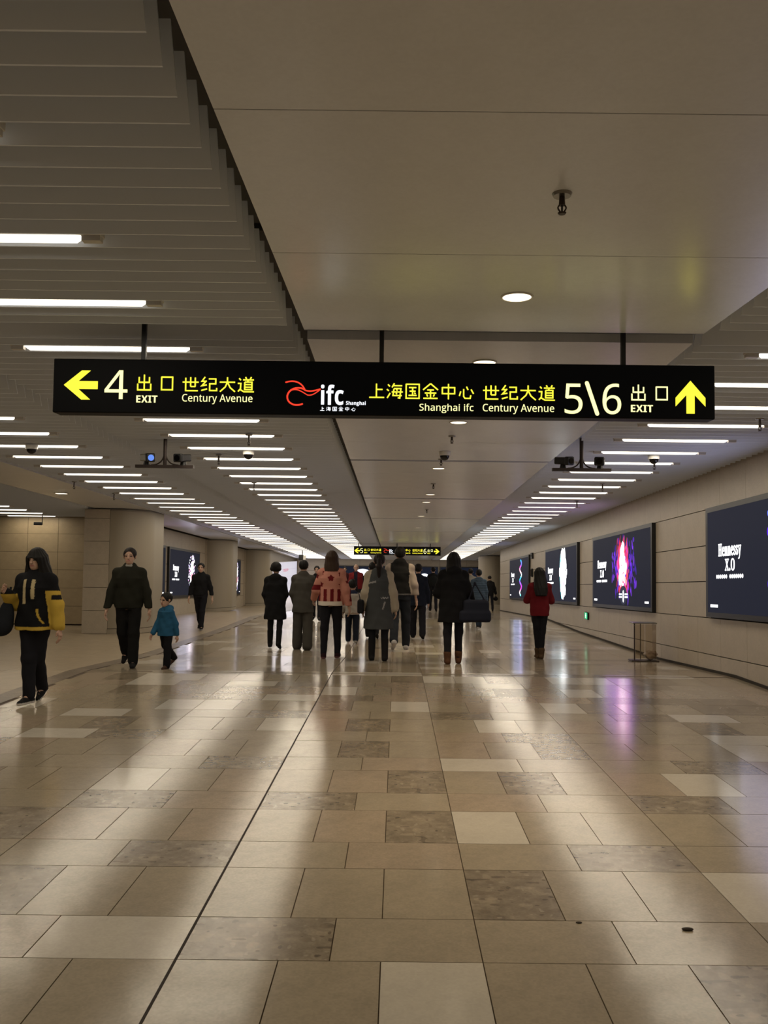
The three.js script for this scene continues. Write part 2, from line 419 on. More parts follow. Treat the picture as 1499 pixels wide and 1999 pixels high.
// ------------------------------------------------------------------ ceiling fittings
function downlight(px, py, k = 1) {
  const [x, y, z] = onCeiling(px, py);
  const o = thing('downlight', 'round recessed downlight in the smooth centre ceiling panels', 'light', [x, y, z], 0, 'downlights of the centre panels');
  const ring = new THREE.TorusGeometry(0.088, 0.007, 8, 36); ring.rotateX(Math.PI / 2);
  part('trim_ring', ring, M.plastic, o, [0, -0.002, 0]);
  part('glowing_disc', cyl(0.083, 0.083, 0.006, 32), M.down, o, [0, -0.002, 0]);
  const l = new THREE.SpotLight(lin(1, 0.8, 0.52), 9, 0, 0.75, 0.7, 2);
  l.castShadow = true; l.position.set(0, -0.03, 0); l.target.position.set(0, -2, 0); o.add(l); o.add(l.target); l.name = 'downlight_beam'; l.target.name = 'downlight_aim';
}
for (const [x, y] of [[1009, 579], [946, 707], [895, 824], [856, 914], [840, 965], [832, 980], [822, 1007], [815, 1030]]) downlight(x, y);
{ const [x, y, z] = onCeiling(120, 963); const o = thing('downlight', 'small square downlight in the plain ceiling strip by the columns', 'light', [x, y, z]); part('trim_ring', box(0.2, 0.01, 0.2), M.plastic, o, [0, 0, 0]); part('glowing_disc', box(0.16, 0.01, 0.16), M.down, o, [0, -0.006, 0]); }
function sprinkler(px, py, label, group, drop = 0) {
  const [x, y, z] = onCeiling(px, py), o = thing('sprinkler', label, 'sprinkler', [x, y, z], 0, group);
  part('ceiling_plate', cyl(0.042, 0.036, 0.012, 24), M.steel, o, [0, -0.006, 0]);
  part('stem', cyl(0.011, 0.014, 0.04 + drop, 12), M.darkSteel, o, [0, -0.03 - drop / 2, 0]);
  const arm = (s) => new THREE.TubeGeometry(new THREE.CatmullRomCurve3([new THREE.Vector3(0.008 * s, -0.045, 0), new THREE.Vector3(0.017 * s, -0.06, 0), new THREE.Vector3(0.004 * s, -0.082, 0)]), 8, 0.0035, 6);
  part('frame_arm', arm(1), M.darkSteel, o, [0, -drop, 0]); part('frame_arm', arm(-1), M.darkSteel, o, [0, -drop, 0]);
  part('bulb', cyl(0.004, 0.004, 0.034, 8), M.black, o, [0, -0.062 - drop, 0]);
  part('deflector', cyl(0.018, 0.014, 0.006, 16), M.darkSteel, o, [0, -0.084 - drop, 0]);
}
sprinkler(1097, 378, 'small metal fire sprinkler on the flat panel ahead of the large sign');
for (const [x, y] of [[882, 851], [861, 896], [846, 944], [833, 994]]) sprinkler(x, y, 'small metal fire sprinkler on the sloping centre panels', 'sprinklers of the sloping centre panels');
for (const [x, y] of [[1483, 817], [1277, 898], [1176, 944], [1126, 978]]) sprinkler(x, y, 'small fire sprinkler among the slats beside the screen wall', 'sprinklers beside the screen wall', 0.04);
for (const [x, y] of [[427, 888], [496, 942], [486, 848], [145, 940], [223, 963]]) sprinkler(x, y, 'small fire sprinkler among the slats on the column side', 'sprinklers on the column side', 0.04);
function dome(px, py, label) {
  const [x, y, z] = onCeiling(px, py), o = thing('dome_camera', label, 'camera', [x, y, z]);
  part('housing', cyl(0.075, 0.07, 0.05, 28), M.plastic, o, [0, -0.025, 0]);
  const s = new THREE.SphereGeometry(0.06, 24, 12, 0, Math.PI * 2, Math.PI / 2, Math.PI / 2);
  part('smoked_dome', s, M.lensGlass, o, [0, -0.05, 0]);
}
dome(868, 882, 'dark dome camera on the sloping centre panels');
dome(485, 880, 'dark dome camera among the tube lights left of the centre panels');
dome(62, 869, 'dark dome camera among the tube lights near the columns');
dome(1276, 889, 'dark dome camera among the tube lights beside the screen wall');
function rig(px, py, label, lit) {
  const [x, y, z] = onCeiling(px, py), o = thing('camera_bracket', label, 'camera bracket', [x, y, z]);
  part('post', cyl(0.022, 0.022, 0.36, 14), M.darkSteel, o, [0, -0.13, 0]);
  part('cross_bar', box(0.68, 0.035, 0.07), M.darkSteel, o, [0, -0.32, 0]);
  for (const s of [-1, 1]) part('brace', new THREE.TubeGeometry(new THREE.QuadraticBezierCurve3(new THREE.Vector3(0.012 * s, -0.18, 0), new THREE.Vector3(0.03 * s, -0.3, 0), new THREE.Vector3(0.16 * s, -0.302, 0)), 14, 0.008, 8), M.darkSteel, o);
  for (const s of [-1, 1]) {
    const turn = lit ? (s < 0 ? 0.65 : -0.35) : (s < 0 ? 0.6 : -0.3);
    const body = part('camera_body', new RoundedBoxGeometry(0.1, 0.085, 0.2, 3, 0.015), lit && s < 0 ? M.greyPlastic : M.black, o, [0.215 * s, -0.215, 0.0], [0.12, turn, 0]);
    part('hood', new RoundedBoxGeometry(0.115, 0.1, 0.06, 3, 0.018), M.black, body, [0, 0, 0.1]);
    part('lens', cyl(0.036, 0.036, 0.012, 20), lit && s < 0 ? M.blueLens : M.lensGlass, body, [0, 0, 0.13], [Math.PI / 2, 0, 0]);
    part('foot', cyl(0.03, 0.04, 0.05, 16), M.black, o, [0.215 * s, -0.281, 0]);
  }
}
rig(323, 858, 'pair of bullet cameras on a hanging bar, one with a bright lens', true);
rig(1135, 864, 'pair of dark bullet cameras on a hanging bar beside the screen wall', false);
{
  const [x, y, z] = onCeiling(83, 1003), o = thing('wall_camera', 'small dark camera hanging before the frontal wall of the side hall', 'camera', [x, y, z]);
  part('drop_pole', cyl(0.012, 0.012, 0.26, 10), M.darkSteel, o, [0, -0.13, 0]);
  part('camera_body', new RoundedBoxGeometry(0.2, 0.08, 0.09, 2, 0.015), M.black, o, [-0.1, -0.24, 0], [0, 0.4, 0]);
}

// ------------------------------------------------------------------ signs
const GLYPH = {
  exit1: [[50, 5, 50, 92], [20, 18, 20, 48, 80, 48, 80, 18], [12, 55, 12, 90, 88, 90, 88, 55]],
  mouth: [[18, 18, 82, 18, 82, 88, 18, 88, 18, 15]],
  world: [[4, 38, 96, 38], [22, 12, 22, 88, 92, 88], [50, 8, 50, 64], [76, 10, 76, 64], [50, 64, 78, 64]],
  era: [[28, 6, 10, 32, 28, 32], [36, 28, 10, 58, 38, 53], [6, 86, 40, 76], [48, 18, 88, 18, 88, 46, 54, 46, 54, 86, 94, 86, 94, 70]],
  big: [[6, 36, 94, 36], [50, 6, 50, 36, 38, 64, 8, 92], [52, 40, 66, 68, 94, 92]],
  road: [[12, 12, 22, 24], [4, 42, 22, 42, 20, 74, 6, 90], [18, 78, 40, 91, 97, 91], [48, 4, 54, 16], [82, 4, 75, 16], [34, 21, 96, 21], [64, 21, 60, 34], [44, 34, 85, 34, 85, 78, 44, 78, 44, 34], [44, 49, 85, 49], [44, 64, 85, 64]],
  up: [[48, 8, 48, 88], [48, 42, 84, 42], [6, 89, 94, 89]],
  sea: [[10, 12, 22, 24], [4, 40, 16, 50], [6, 92, 24, 62], [48, 5, 34, 30], [44, 19, 94, 19], [46, 36, 86, 36, 80, 92, 68, 90], [46, 36, 40, 77, 92, 77], [32, 56, 98, 56], [60, 40, 66, 49], [58, 61, 63, 70]],
  land: [[12, 10, 88, 10, 88, 92, 12, 92, 12, 7], [28, 29, 72, 29], [32, 50, 68, 50], [26, 75, 74, 75], [50, 29, 50, 75], [60, 58, 67, 67]],
  gold: [[50, 5, 6, 42], [50, 5, 94, 42], [30, 42, 70, 42], [16, 60, 84, 60], [50, 42, 50, 90], [8, 91, 92, 91], [27, 67, 34, 81], [73, 67, 66, 81]],
  mid: [[14, 27, 86, 27, 86, 63, 14, 63, 14, 24], [50, 5, 50, 96]],
  heart: [[17, 48, 9, 76], [34, 34, 34, 78, 42, 89, 72, 89, 76, 70], [50, 20, 60, 40], [77, 36, 92, 62]],
};
const CENTURY = ['world', 'era', 'big', 'road'], IFC = ['up', 'sea', 'land', 'gold', 'mid', 'heart'];
function glyphs(c, list, x, y, w, h, step, weight = 8.5) {
  list.forEach((n, i) => {
    c.save(); c.translate(x + step * i, y); c.scale(w / 100, h / 100); c.lineWidth = weight; c.lineCap = 'butt'; c.lineJoin = 'miter';
    for (const s of GLYPH[n]) { c.beginPath(); c.moveTo(s[0], s[1]); for (let k = 2; k < s.length; k += 2) c.lineTo(s[k], s[k + 1]); c.stroke(); }
    c.restore();
  });
}
function fitText(c, t, x, y, w, size, font = 'sans-serif', weight = '') {
  c.save(); c.font = `${weight} ${size}px ${font}`; c.textBaseline = 'alphabetic'; const m = c.measureText(t).width; c.translate(x, y); c.scale(w / m, 1); c.fillText(t, 0, 0); c.restore();
}
function arrow(c, x, y, w, h, turn) {                        // points up in a w x h box, turned about its centre
  c.save(); c.translate(x + w / 2, y + h / 2); c.rotate(turn);
  c.beginPath(); [[0, -0.5], [0.5, 0.02], [0.5, 0.29], [0.14, -0.06], [0.14, 0.5], [-0.14, 0.5], [-0.14, -0.06], [-0.5, 0.29], [-0.5, 0.02]].forEach(([a, b], i) => c[i ? 'lineTo' : 'moveTo'](a * 58, b * 66)); c.closePath(); c.fill(); c.restore();
}
function logo(c, x, y) {
  c.strokeStyle = '#f03a26'; c.fillStyle = '#f03a26'; c.lineCap = 'round';
  const swoosh = (w, ...p) => { c.lineWidth = w; c.beginPath(); c.moveTo(x + p[0], y + p[1]); c.bezierCurveTo(...p.slice(2).map((v, i) => v + (i % 2 ? y : x))); c.stroke(); };
  swoosh(3, 0, 3, 18, -3, 30, 4, 36, 16); swoosh(3, 36, 18, 44, 22, 54, 20, 66, 16);
  swoosh(3.4, 36, 17, 22, 10, 6, 16, 3, 30); swoosh(3.4, 3, 30, 2, 44, 16, 52, 32, 46);
  swoosh(2.2, 8, 20, 22, 12, 34, 24, 42, 28); swoosh(2.2, 42, 28, 50, 30, 58, 24, 66, 17);
}
function canvasTex(cv) { const t = new THREE.CanvasTexture(cv); t.colorSpace = THREE.SRGBColorSpace; t.anisotropy = 8; return t; }
function bigSign() {
  const k = 2048 / 1275, cv = document.createElement('canvas'); cv.width = 2048; cv.height = Math.round(104 * k);
  const c = cv.getContext('2d'); c.fillStyle = '#020202'; c.fillRect(0, 0, cv.width, cv.height); c.scale(k, k);
  const Y = '#f7ec3a', L = '#f8f4a8';
  c.fillStyle = c.strokeStyle = Y; arrow(c, 19, 22, 66, 58, -Math.PI / 2);
  c.fillStyle = L; fitText(c, '4', 97, 79, 47, 80);
  c.strokeStyle = Y; c.fillStyle = L; glyphs(c, ['exit1', 'mouth'], 158, 27, 33, 36, 44, 9); fitText(c, 'EXIT', 158, 84, 43, 20, 'sans-serif', 'bold');
  glyphs(c, CENTURY, 247, 30, 34, 34, 35.5); fitText(c, 'Century Avenue', 247, 81, 138, 20, 'sans-serif');
  logo(c, 448, 38);
  c.fillStyle = '#f4f7ff'; fitText(c, 'ifc', 513, 85, 48, 52, 'sans-serif', 'bold'); fitText(c, 'Shanghai', 564, 85, 39, 10, 'sans-serif', 'bold');
  c.strokeStyle = '#f4f7ff'; glyphs(c, IFC, 514, 88.5, 9.5, 9, 12, 13);
  c.strokeStyle = Y; c.fillStyle = L; glyphs(c, IFC, 607, 39, 33, 34, 34.6); fitText(c, 'Shanghai ifc', 705, 94, 106, 19, 'sans-serif');
  glyphs(c, CENTURY, 827, 40, 34, 34, 35.8); fitText(c, 'Century Avenue', 827, 94, 140, 20, 'sans-serif');
  c.fillStyle = L; fitText(c, '5', 981, 97, 44, 83); fitText(c, '6', 1055, 97, 44, 83);
  c.lineWidth = 8; c.strokeStyle = L; c.beginPath(); c.moveTo(1029, 36); c.lineTo(1049, 97); c.stroke();
  c.strokeStyle = L; glyphs(c, ['exit1', 'mouth'], 1112, 36, 33, 36, 45, 9); fitText(c, 'EXIT', 1112, 92.5, 45, 20, 'sans-serif', 'bold');
  c.fillStyle = Y; arrow(c, 1200, 29, 58, 66, 0);
  return canvasTex(cv);
}
function smallSign() {
  const cv = document.createElement('canvas'); cv.width = 1024; cv.height = 98; const c = cv.getContext('2d');
  c.fillStyle = '#050505'; c.fillRect(0, 0, 1024, 98);
  const Y = '#f2e43a', L = '#f8f4a8';
  c.fillStyle = Y; arrow(c, 8, 20, 58, 62, -Math.PI / 2); c.fillStyle = L; fitText(c, '5', 70, 78, 40, 76);
  c.strokeStyle = Y; glyphs(c, ['exit1', 'mouth'], 118, 24, 30, 32, 40, 11); c.fillStyle = Y; fitText(c, 'EXIT', 118, 80, 40, 18, 'sans-serif', 'bold');
  glyphs(c, CENTURY, 196, 24, 30, 32, 32, 11); fitText(c, 'Century Avenue', 196, 80, 128, 18, 'sans-serif', 'bold');
  logo(c, 352, 24); c.fillStyle = '#f4f7ff'; fitText(c, 'ifc', 416, 72, 46, 52, 'sans-serif', 'bold'); c.strokeStyle = '#f4f7ff'; glyphs(c, IFC, 416, 76, 9, 9, 12, 14);
  c.strokeStyle = Y; c.fillStyle = Y; glyphs(c, IFC, 484, 24, 30, 32, 31, 11); fitText(c, 'Shanghai ifc', 560, 80, 108, 18, 'sans-serif', 'bold');
  glyphs(c, CENTURY, 690, 24, 30, 32, 31, 11); fitText(c, 'Century Avenue', 690, 80, 124, 18, 'sans-serif', 'bold');
  c.fillStyle = L; fitText(c, '6', 820, 78, 40, 76); c.strokeStyle = L; glyphs(c, ['exit1', 'mouth'], 868, 24, 30, 32, 38, 11); c.fillStyle = Y; fitText(c, 'EXIT', 868, 80, 38, 18, 'sans-serif', 'bold');
  arrow(c, 950, 20, 58, 62, Math.PI / 2);
  return canvasTex(cv);
}
function hangSign(tex, d, x0, x1, y0, y1, tilt, rods, label, glow, rodTop) {
  const w = x1 - x0, h = y1 - y0, o = thing('hanging_sign', label, 'sign', [(x0 + x1) / 2, y0, -d]);
  o.rotation.z = tilt;
  part('sign_case', new RoundedBoxGeometry(w, h, 0.14, 2, 0.008), M.signBlack, o, [0, h / 2, 0]);
  part('lit_sign_face', new THREE.PlaneGeometry(w - 0.012, h - 0.012), new THREE.MeshPhysicalMaterial({ color: 0x030303, roughness: 0.6, specularIntensity: 0.15, emissive: 0xffffff, emissiveMap: tex, emissiveIntensity: glow }), o, [0, h / 2, 0.0715]);
  for (const x of rods) part('hanging_rod', box(0.03, rodTop - y1, 0.03), M.rod, o, [x - (x0 + x1) / 2, h + (rodTop - y1) / 2, 0]);
  const l = new THREE.RectAreaLight(lin(1, 0.95, 0.5), glow * 0.12, w * 0.95, h * 0.7); l.position.set(0, h / 2, 0.09); l.rotation.y = Math.PI; l.name = 'sign_glow'; o.add(l);
}
{
  const d = 5.85, a = atDepth(113, 704, d), b = atDepth(1388, 713, d), c = atDepth(113, 808, d);
  hangSign(bigSign(), d, a[0], b[0], c[1], a[1], 0, [281, 745, 1216].map((x) => atDepth(x, 690, d)[0]), 'long black hanging sign with exits 4 and 5\\6 above the floor ahead', 1.6, EYE + HC + 0.3);
  const e = 33, p = atDepth(691, 1066, e), q = atDepth(860, 1066, e), r = atDepth(691, 1083, e);
  hangSign(smallSign(), e, p[0], q[0], r[1], p[1], 0, [700, 775, 840].map((x) => atDepth(x, 1060, e)[0]), 'smaller far hanging sign with exits 5 and 6 above the crowd', 1.6, ceilY(e) + 0.1);
}

// ------------------------------------------------------------------ advertising screens
function screenTex(kind) {
  const cv = document.createElement('canvas'); cv.width = 1024; cv.height = 352; const c = cv.getContext('2d');
  let q = 77 + kind * 131; const r = () => { q = (q * 1664525 + 1013904223) >>> 0; return q / 4294967296; };
  c.fillStyle = '#10121b'; c.fillRect(0, 0, 1024, 352);
  c.fillStyle = '#ffffff'; c.strokeStyle = '#cfe0ff'; c.lineWidth = 3;
  const tx = 96;
  for (const [a, b] of [[0, 0], [1.5, 1]]) { fitText(c, 'Hennessy', tx + a, 158 + b, 186, 58, 'serif', 'bold'); fitText(c, 'X.O', tx + 56 + a, 208 + b, 82, 54, 'serif', 'bold'); }
  for (let i = 0; i < 14; i++) if (i !== 6) { c.beginPath(); c.ellipse(tx - 12 + i * 16, 228, 7, 7, 0, 0, 7); c.fill(); }
  c.fillRect(24, 324, 66, 10); if (kind !== 0) c.fillRect(940, 326, 58, 9);
  let soft = 1;
  const blob = (x, y, a, b, col, turn = 0) => { c.globalAlpha = soft; c.fillStyle = col; c.beginPath(); c.ellipse(x, y, a, b, turn, 0, 7); c.fill(); c.globalAlpha = 1; };
  if (kind === 1) {                                          // violet and red plumes round a white blaze
    soft = 0.5;
    for (let i = 0; i < 260; i++) { const q = (r() + r() - 1); blob(600 + q * 230, 170 + (r() + r() - 1) * 165, 4 + r() * 9, 8 + r() * 22, ['#5a1fd0', '#3a14a0', '#7a2ee8', '#2a1270'][i % 4], (r() - 0.5)); }
    for (let i = 0; i < 200; i++) blob(595 + (r() + r() - 1) * 120, 160 + (r() + r() - 1) * 150, 4 + r() * 9, 8 + r() * 22, ['#e02a5a', '#c01838', '#ff4a7a', '#d8402a'][i % 4], (r() - 0.5) * 0.8);
    soft = 0.75;
    for (let i = 0; i < 150; i++) { const t = r(); blob(592 + (r() + r() - 1) * (34 + 60 * t), 60 + t * 185, 5 + r() * 9, 9 + r() * 18, ['#ffffff', '#ffe9f4', '#ffd6e6'][i % 3]); }
    soft = 1; blob(600, 216, 24, 28, '#d8506e'); blob(600, 214, 16, 20, '#ffffff'); blob(600, 300, 62, 46, '#20222f'); blob(600, 306, 12, 30, '#ffffff');
    c.fillStyle = '#dff1ff'; for (const s of [-1, 1]) for (const y of [292, 306]) c.fillRect(600 + s * 50 - 26, y, 52, 8);
  } else if (kind === 2) {                                   // tall white glow with a cyan rim
    for (let i = 0; i < 90; i++) { const t = r(), w = 30 + 90 * Math.sin(Math.PI * (0.12 + 0.8 * t)); blob(620 - w * 0.75 + r() * 30, 20 + t * 290, 14, 26, '#79e0e4'); }
    for (let i = 0; i < 240; i++) { const t = r(), w = 24 + 96 * Math.sin(Math.PI * (0.1 + 0.8 * t)); const e = w * (0.75 + 0.3 * Math.sin(t * 23) * Math.sin(t * 9)); blob(630 + (r() - 0.5) * 2 * e, 24 + t * 285, 8 + r() * 10, 14 + r() * 20, '#ffffff'); }
    blob(640, 235, 26, 16, '#d890a8'); blob(632, 195, 10, 8, '#f2c0d0');
  } else if (kind === 3) {                                   // thin ribbon of coloured light
    for (let i = 0; i < 150; i++) { const t = i / 150; blob(640 + Math.sin(t * 19) * 46 + (r() - 0.5) * 24, 18 + t * 312, 12, 10, ['#2fd8d0', '#3f7cff', '#b03cff', '#ff3c6a', '#ffffff'][Math.floor(t * 9 + r() * 2) % 5]); }
  } else if (kind === 0) {                                   // white blaze with a violet edge
    for (let i = 0; i < 50; i++) blob(640 + (r() - 0.5) * 330, 176 + (r() - 0.5) * 280, 8 + r() * 16, 12 + r() * 26, ['#5a1fd0', '#3a14a0', '#7a2ee8', '#4a5cff'][i % 4], (r() - 0.5));
    for (let i = 0; i < 170; i++) { const t = r(); blob(640 + (r() - 0.5) * (60 + 130 * t), 50 + t * 230, 10 + r() * 12, 16 + r() * 20, ['#ffffff', '#e6ecff', '#cfd8ff'][i % 3]); }
  } else if (kind === 4) {                                   // white splash of sparks
    for (let i = 0; i < 210; i++) { const a = r() * 6.28, d = Math.pow(r(), 0.8) * 150; blob(740 + Math.cos(a) * d * 0.9, 170 + Math.sin(a) * d, 3 + r() * 8, 3 + r() * 9, ['#ffffff', '#ffffff', '#d6c8ff', '#e8a8d0'][i % 4]); }
    for (let i = 0; i < 60; i++) blob(745 + (r() - 0.5) * 90, 180 + (r() - 0.5) * 190, 12, 20, '#ffffff');
    blob(750, 205, 30, 34, '#e06080'); blob(735, 315, 26, 14, '#8fe4ff');
  }
  return canvasTex(cv);
}
function wallScreen(d0, d1, kind, side, label, glow = 1.6, col = [0.6, 0.7, 1]) {
  const d = (d0 + d1) / 2, w = d1 - d0, h = 1.56, x = side > 0 ? RX : -6.95, top = 1.205;
  const o = thing('advertising_screen', label, 'screen', [x, EYE + top - h - SL * d, -d]);
  const shear = (g) => { const p = g.attributes.position; for (let i = 0; i < p.count; i++) p.setY(i, p.getY(i) + SL * p.getZ(i)); return g; };
  part('frame', shear(new THREE.BoxGeometry(0.1, h, w)), M.frame, o, [-side * 0.02, h / 2, 0]);
  const g = new THREE.PlaneGeometry(w - 0.16, h - 0.14); g.rotateY(-side * Math.PI / 2);
  part('lit_screen', shear(g), new THREE.MeshPhysicalMaterial({ color: 0x040508, roughness: 0.6, specularIntensity: 0.15, emissive: 0xffffff, emissiveMap: screenTex(kind), emissiveIntensity: glow }), o, [-side * 0.0715, h / 2, 0]);
  const l = new THREE.RectAreaLight(lin(...col), 0.9, w * 0.45, h * 0.8); l.position.set(-side * 0.09, h / 2, 0); l.rotation.y = side * Math.PI / 2; l.name = 'screen_glow'; o.add(l);
}
wallScreen(...SCREENS_R[0], 0, 1, 'dark blue screen showing only white brand lettering on the right wall', 2.6, [0.78, 0.76, 1]);
wallScreen(...SCREENS_R[1], 1, 1, 'advertising screen with violet and red plumes round a white blaze', 2.4, [0.75, 0.45, 1]);
wallScreen(...SCREENS_R[2], 2, 1, 'advertising screen with a tall white glowing shape', 3, [0.8, 0.95, 1]);
wallScreen(...SCREENS_R[3], 3, 1, 'advertising screen with a thin ribbon of coloured light', 2.4, [0.5, 0.6, 1]);
wallScreen(22.3, 25.9, 1, -1, 'advertising screen on the left wall mostly hidden by the widest column', 1.6, [0.7, 0.5, 1]);
wallScreen(26.3, 30.4, 4, -1, 'advertising screen with a burst of white sparks on the left wall', 2.2, [0.8, 0.8, 1]);
wallScreen(35.2, 38.4, 4, -1, 'narrowly seen dark screen between two round-edged columns', 1.6);
{
  // displays on the far wall
  const yb = floorY(52) + 0.75;
  for (const [x0, x1, spot] of [[-4.2, -0.9, -2.0], [-0.8, 2.5, 1.7], [2.6, 5.4, 4]]) {
    const o = thing('far_display', spot < 0 ? 'dark far-wall display with a large white glow' : spot < 2 ? 'dark far-wall display with a small white glow' : 'dark far-wall display next to the pale lit column', 'screen', [(x0 + x1) / 2, yb, -51.95]);
    part('frame', box(x1 - x0, 1.0, 0.1), M.frame, o, [0, 0.5, 0]);
    const cv = document.createElement('canvas'); cv.width = 256; cv.height = 80; const c = cv.getContext('2d'); c.fillStyle = '#0a0e18'; c.fillRect(0, 0, 256, 80);
    c.fillStyle = '#eef4ff'; const u = (spot - x0) / (x1 - x0) * 256; c.beginPath(); c.ellipse(u, 42, spot < 0 ? 44 : 18, spot < 0 ? 30 : 9, 0, 0, 7); c.fill();
    part('lit_screen', new THREE.PlaneGeometry(x1 - x0 - 0.1, 0.9), new THREE.MeshStandardMaterial({ color: 0x08090c, emissive: 0xffffff, emissiveMap: canvasTex(cv), emissiveIntensity: 2.2 }), o, [0, 0.5, 0.052]);
  }
  // white wall with pink lettering, outside light on it put in as glow
  const o = thing('glowing_wall', 'large white wall with small pink lettering, its light put in as glow', 'wall panel', [-5.98, floorY(46.5) - 0.1, -46.6]);
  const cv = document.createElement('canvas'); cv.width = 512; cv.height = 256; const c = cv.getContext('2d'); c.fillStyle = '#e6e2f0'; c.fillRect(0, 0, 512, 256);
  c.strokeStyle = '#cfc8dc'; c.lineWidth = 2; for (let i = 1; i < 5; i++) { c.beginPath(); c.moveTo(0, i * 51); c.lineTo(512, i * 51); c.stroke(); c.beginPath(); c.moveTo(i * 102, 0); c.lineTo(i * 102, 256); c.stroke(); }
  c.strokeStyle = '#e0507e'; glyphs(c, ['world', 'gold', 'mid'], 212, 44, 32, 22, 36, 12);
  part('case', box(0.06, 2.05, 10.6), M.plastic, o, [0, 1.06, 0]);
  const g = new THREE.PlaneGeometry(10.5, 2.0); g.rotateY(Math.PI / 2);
  part('painted_glow_face', g, new THREE.MeshStandardMaterial({ color: 0x777777, emissive: 0xffffff, emissiveMap: canvasTex(cv), emissiveIntensity: 0.75 }), o, [0.033, 1.06, 0]);  // emission stands for the outside light falling on the wall
  const l = new THREE.RectAreaLight(lin(0.95, 0.92, 1), 0.8, 8, 2.1); l.position.set(0.06, 1.15, 0); l.rotation.y = -Math.PI / 2; l.name = 'added_wall_glow'; o.add(l);  // added area light, spreads the brightness of the wall into the passage
  const [x, y, z] = atDepth(590, 1084, 40), k = thing('wall_camera', 'small dark camera hanging before the pale far wall', 'camera', [x, y, z]);
  part('drop_pole', cyl(0.02, 0.02, ceilY(40) - y + 0.04, 8), M.darkSteel, k, [0, (ceilY(40) - y) / 2, 0]);
  part('camera_body', new RoundedBoxGeometry(0.2, 0.26, 0.2, 2, 0.03), M.black, k, [-0.05, -0.1, 0]); part('lens', box(0.12, 0.2, 0.02), M.plastic, k, [0.12, -0.1, 0.1]);
}
// small wall fittings on the right wall
{
  const wallPoint = (px, py) => { const r = ray(px, py), d = RX / (r.x / -r.z); return [RX, EYE + r.y / -r.z * d, -d]; };
  const e = thing('exit_marker', 'small green running-figure exit marker low on the screen wall', 'sign', wallPoint(1147, 1207));
  part('case', box(0.04, 0.17, 0.3), M.black, e, [-0.02, 0.06, 0]); part('lit_sign_face', box(0.006, 0.15, 0.27), M.green, e, [-0.043, 0.06, 0]);
  const fig = [box(0.004, 0.05, 0.03), box(0.004, 0.03, 0.03), box(0.004, 0.045, 0.014), box(0.004, 0.045, 0.014), box(0.004, 0.012, 0.08)];
  fig[0].translate(0, 0.07, 0); fig[1].translate(0, 0.113, 0); fig[2].rotateX(0.6); fig[2].translate(0, 0.03, 0.02); fig[3].rotateX(-0.6); fig[3].translate(0, 0.03, -0.02); fig[4].translate(0, 0.075, 0);
  part('running_figure', mergeGeometries(fig), new THREE.MeshStandardMaterial({ color: 0xffffff, emissive: 0xeafff0, emissiveIntensity: 0.9 }), e, [-0.048, -0.005, 0]);
  const f = thing('fire_alarm', 'small dark alarm box between two screens on the right wall', 'alarm', wallPoint(1040, 1085));
  part('case', new RoundedBoxGeometry(0.06, 0.2, 0.3, 2, 0.015), M.black, f, [-0.03, 0, 0]); part('button', cyl(0.03, 0.03, 0.02, 12), M.darkSteel, f, [-0.065, 0, 0], [0, 0, Math.PI / 2]);
  const f2 = thing('wall_phone', 'small dark wall phone under the alarm box', 'phone', wallPoint(1040, 1118));
  part('case', new RoundedBoxGeometry(0.06, 0.28, 0.16, 2, 0.02), M.black, f2, [-0.03, 0, 0]); part('handset', new RoundedBoxGeometry(0.04, 0.22, 0.05, 2, 0.018), M.darkSteel, f2, [-0.075, 0, 0.03]);
}
// clear stand with a rubbish bag by the right wall
{
  const p = onFloor(1262, 1291), o = thing('acrylic_stand', 'clear acrylic stand with a thin metal top against the screen wall', 'stand', [p[0] - 0.06, p[1], p[2]], 0);
  const clear = mat(hex('#e8e2d8'), 0.06, { transmission: 1, thickness: 0, ior: 1.45, side: THREE.DoubleSide });
  part('top', new RoundedBoxGeometry(0.4, 0.018, 0.26, 2, 0.006), M.steel, o, [0.0, 0.64, 0]);
  part('post', cyl(0.011, 0.011, 0.63, 12), M.darkSteel, o, [-0.155, 0.32, 0.05]);
  part('post', cyl(0.008, 0.008, 0.63, 12), M.steel, o, [-0.02, 0.32, -0.08]);
  part('clear_panel', box(0.16, 0.56, 0.006), clear, o, [-0.08, 0.34, 0.1]); part('clear_panel', box(0.18, 0.56, 0.006), clear, o, [0.1, 0.34, 0.1]);
  part('clear_panel', box(0.006, 0.56, 0.2), clear, o, [0.19, 0.34, 0]);
  part('foot', new RoundedBoxGeometry(0.16, 0.025, 0.24, 2, 0.008), M.darkSteel, o, [-0.14, 0.014, 0]); part('foot', new RoundedBoxGeometry(0.3, 0.02, 0.24, 2, 0.008), M.darkSteel, o, [0.09, 0.012, 0]);
  const g = new THREE.IcosahedronGeometry(0.1, 4), q = g.attributes.position;
  for (let i = 0; i < q.count; i++) { const x = q.getX(i), y = q.getY(i), z = q.getZ(i), k = 1 + 0.16 * Math.sin(x * 60 + y * 45) + 0.12 * Math.sin(z * 70 - y * 50); q.setXYZ(i, x * k * 1.05, y * k * 0.72, z * k * 0.8); }
  const gm = mergeVertices((g.deleteAttribute('normal'), g.deleteAttribute('uv'), g)); gm.computeVertexNormals();
  const b = shadow(new THREE.Mesh(gm, mat(hex('#b9aba0'), 0.35))); b.name = 'plastic_bag'; b.position.set(p[0] + 0.07, p[1] + 0.105, p[2]); scene.add(b); b.userData = { label: 'crumpled pale plastic bag at the foot of the clear stand', category: 'bag' };
}
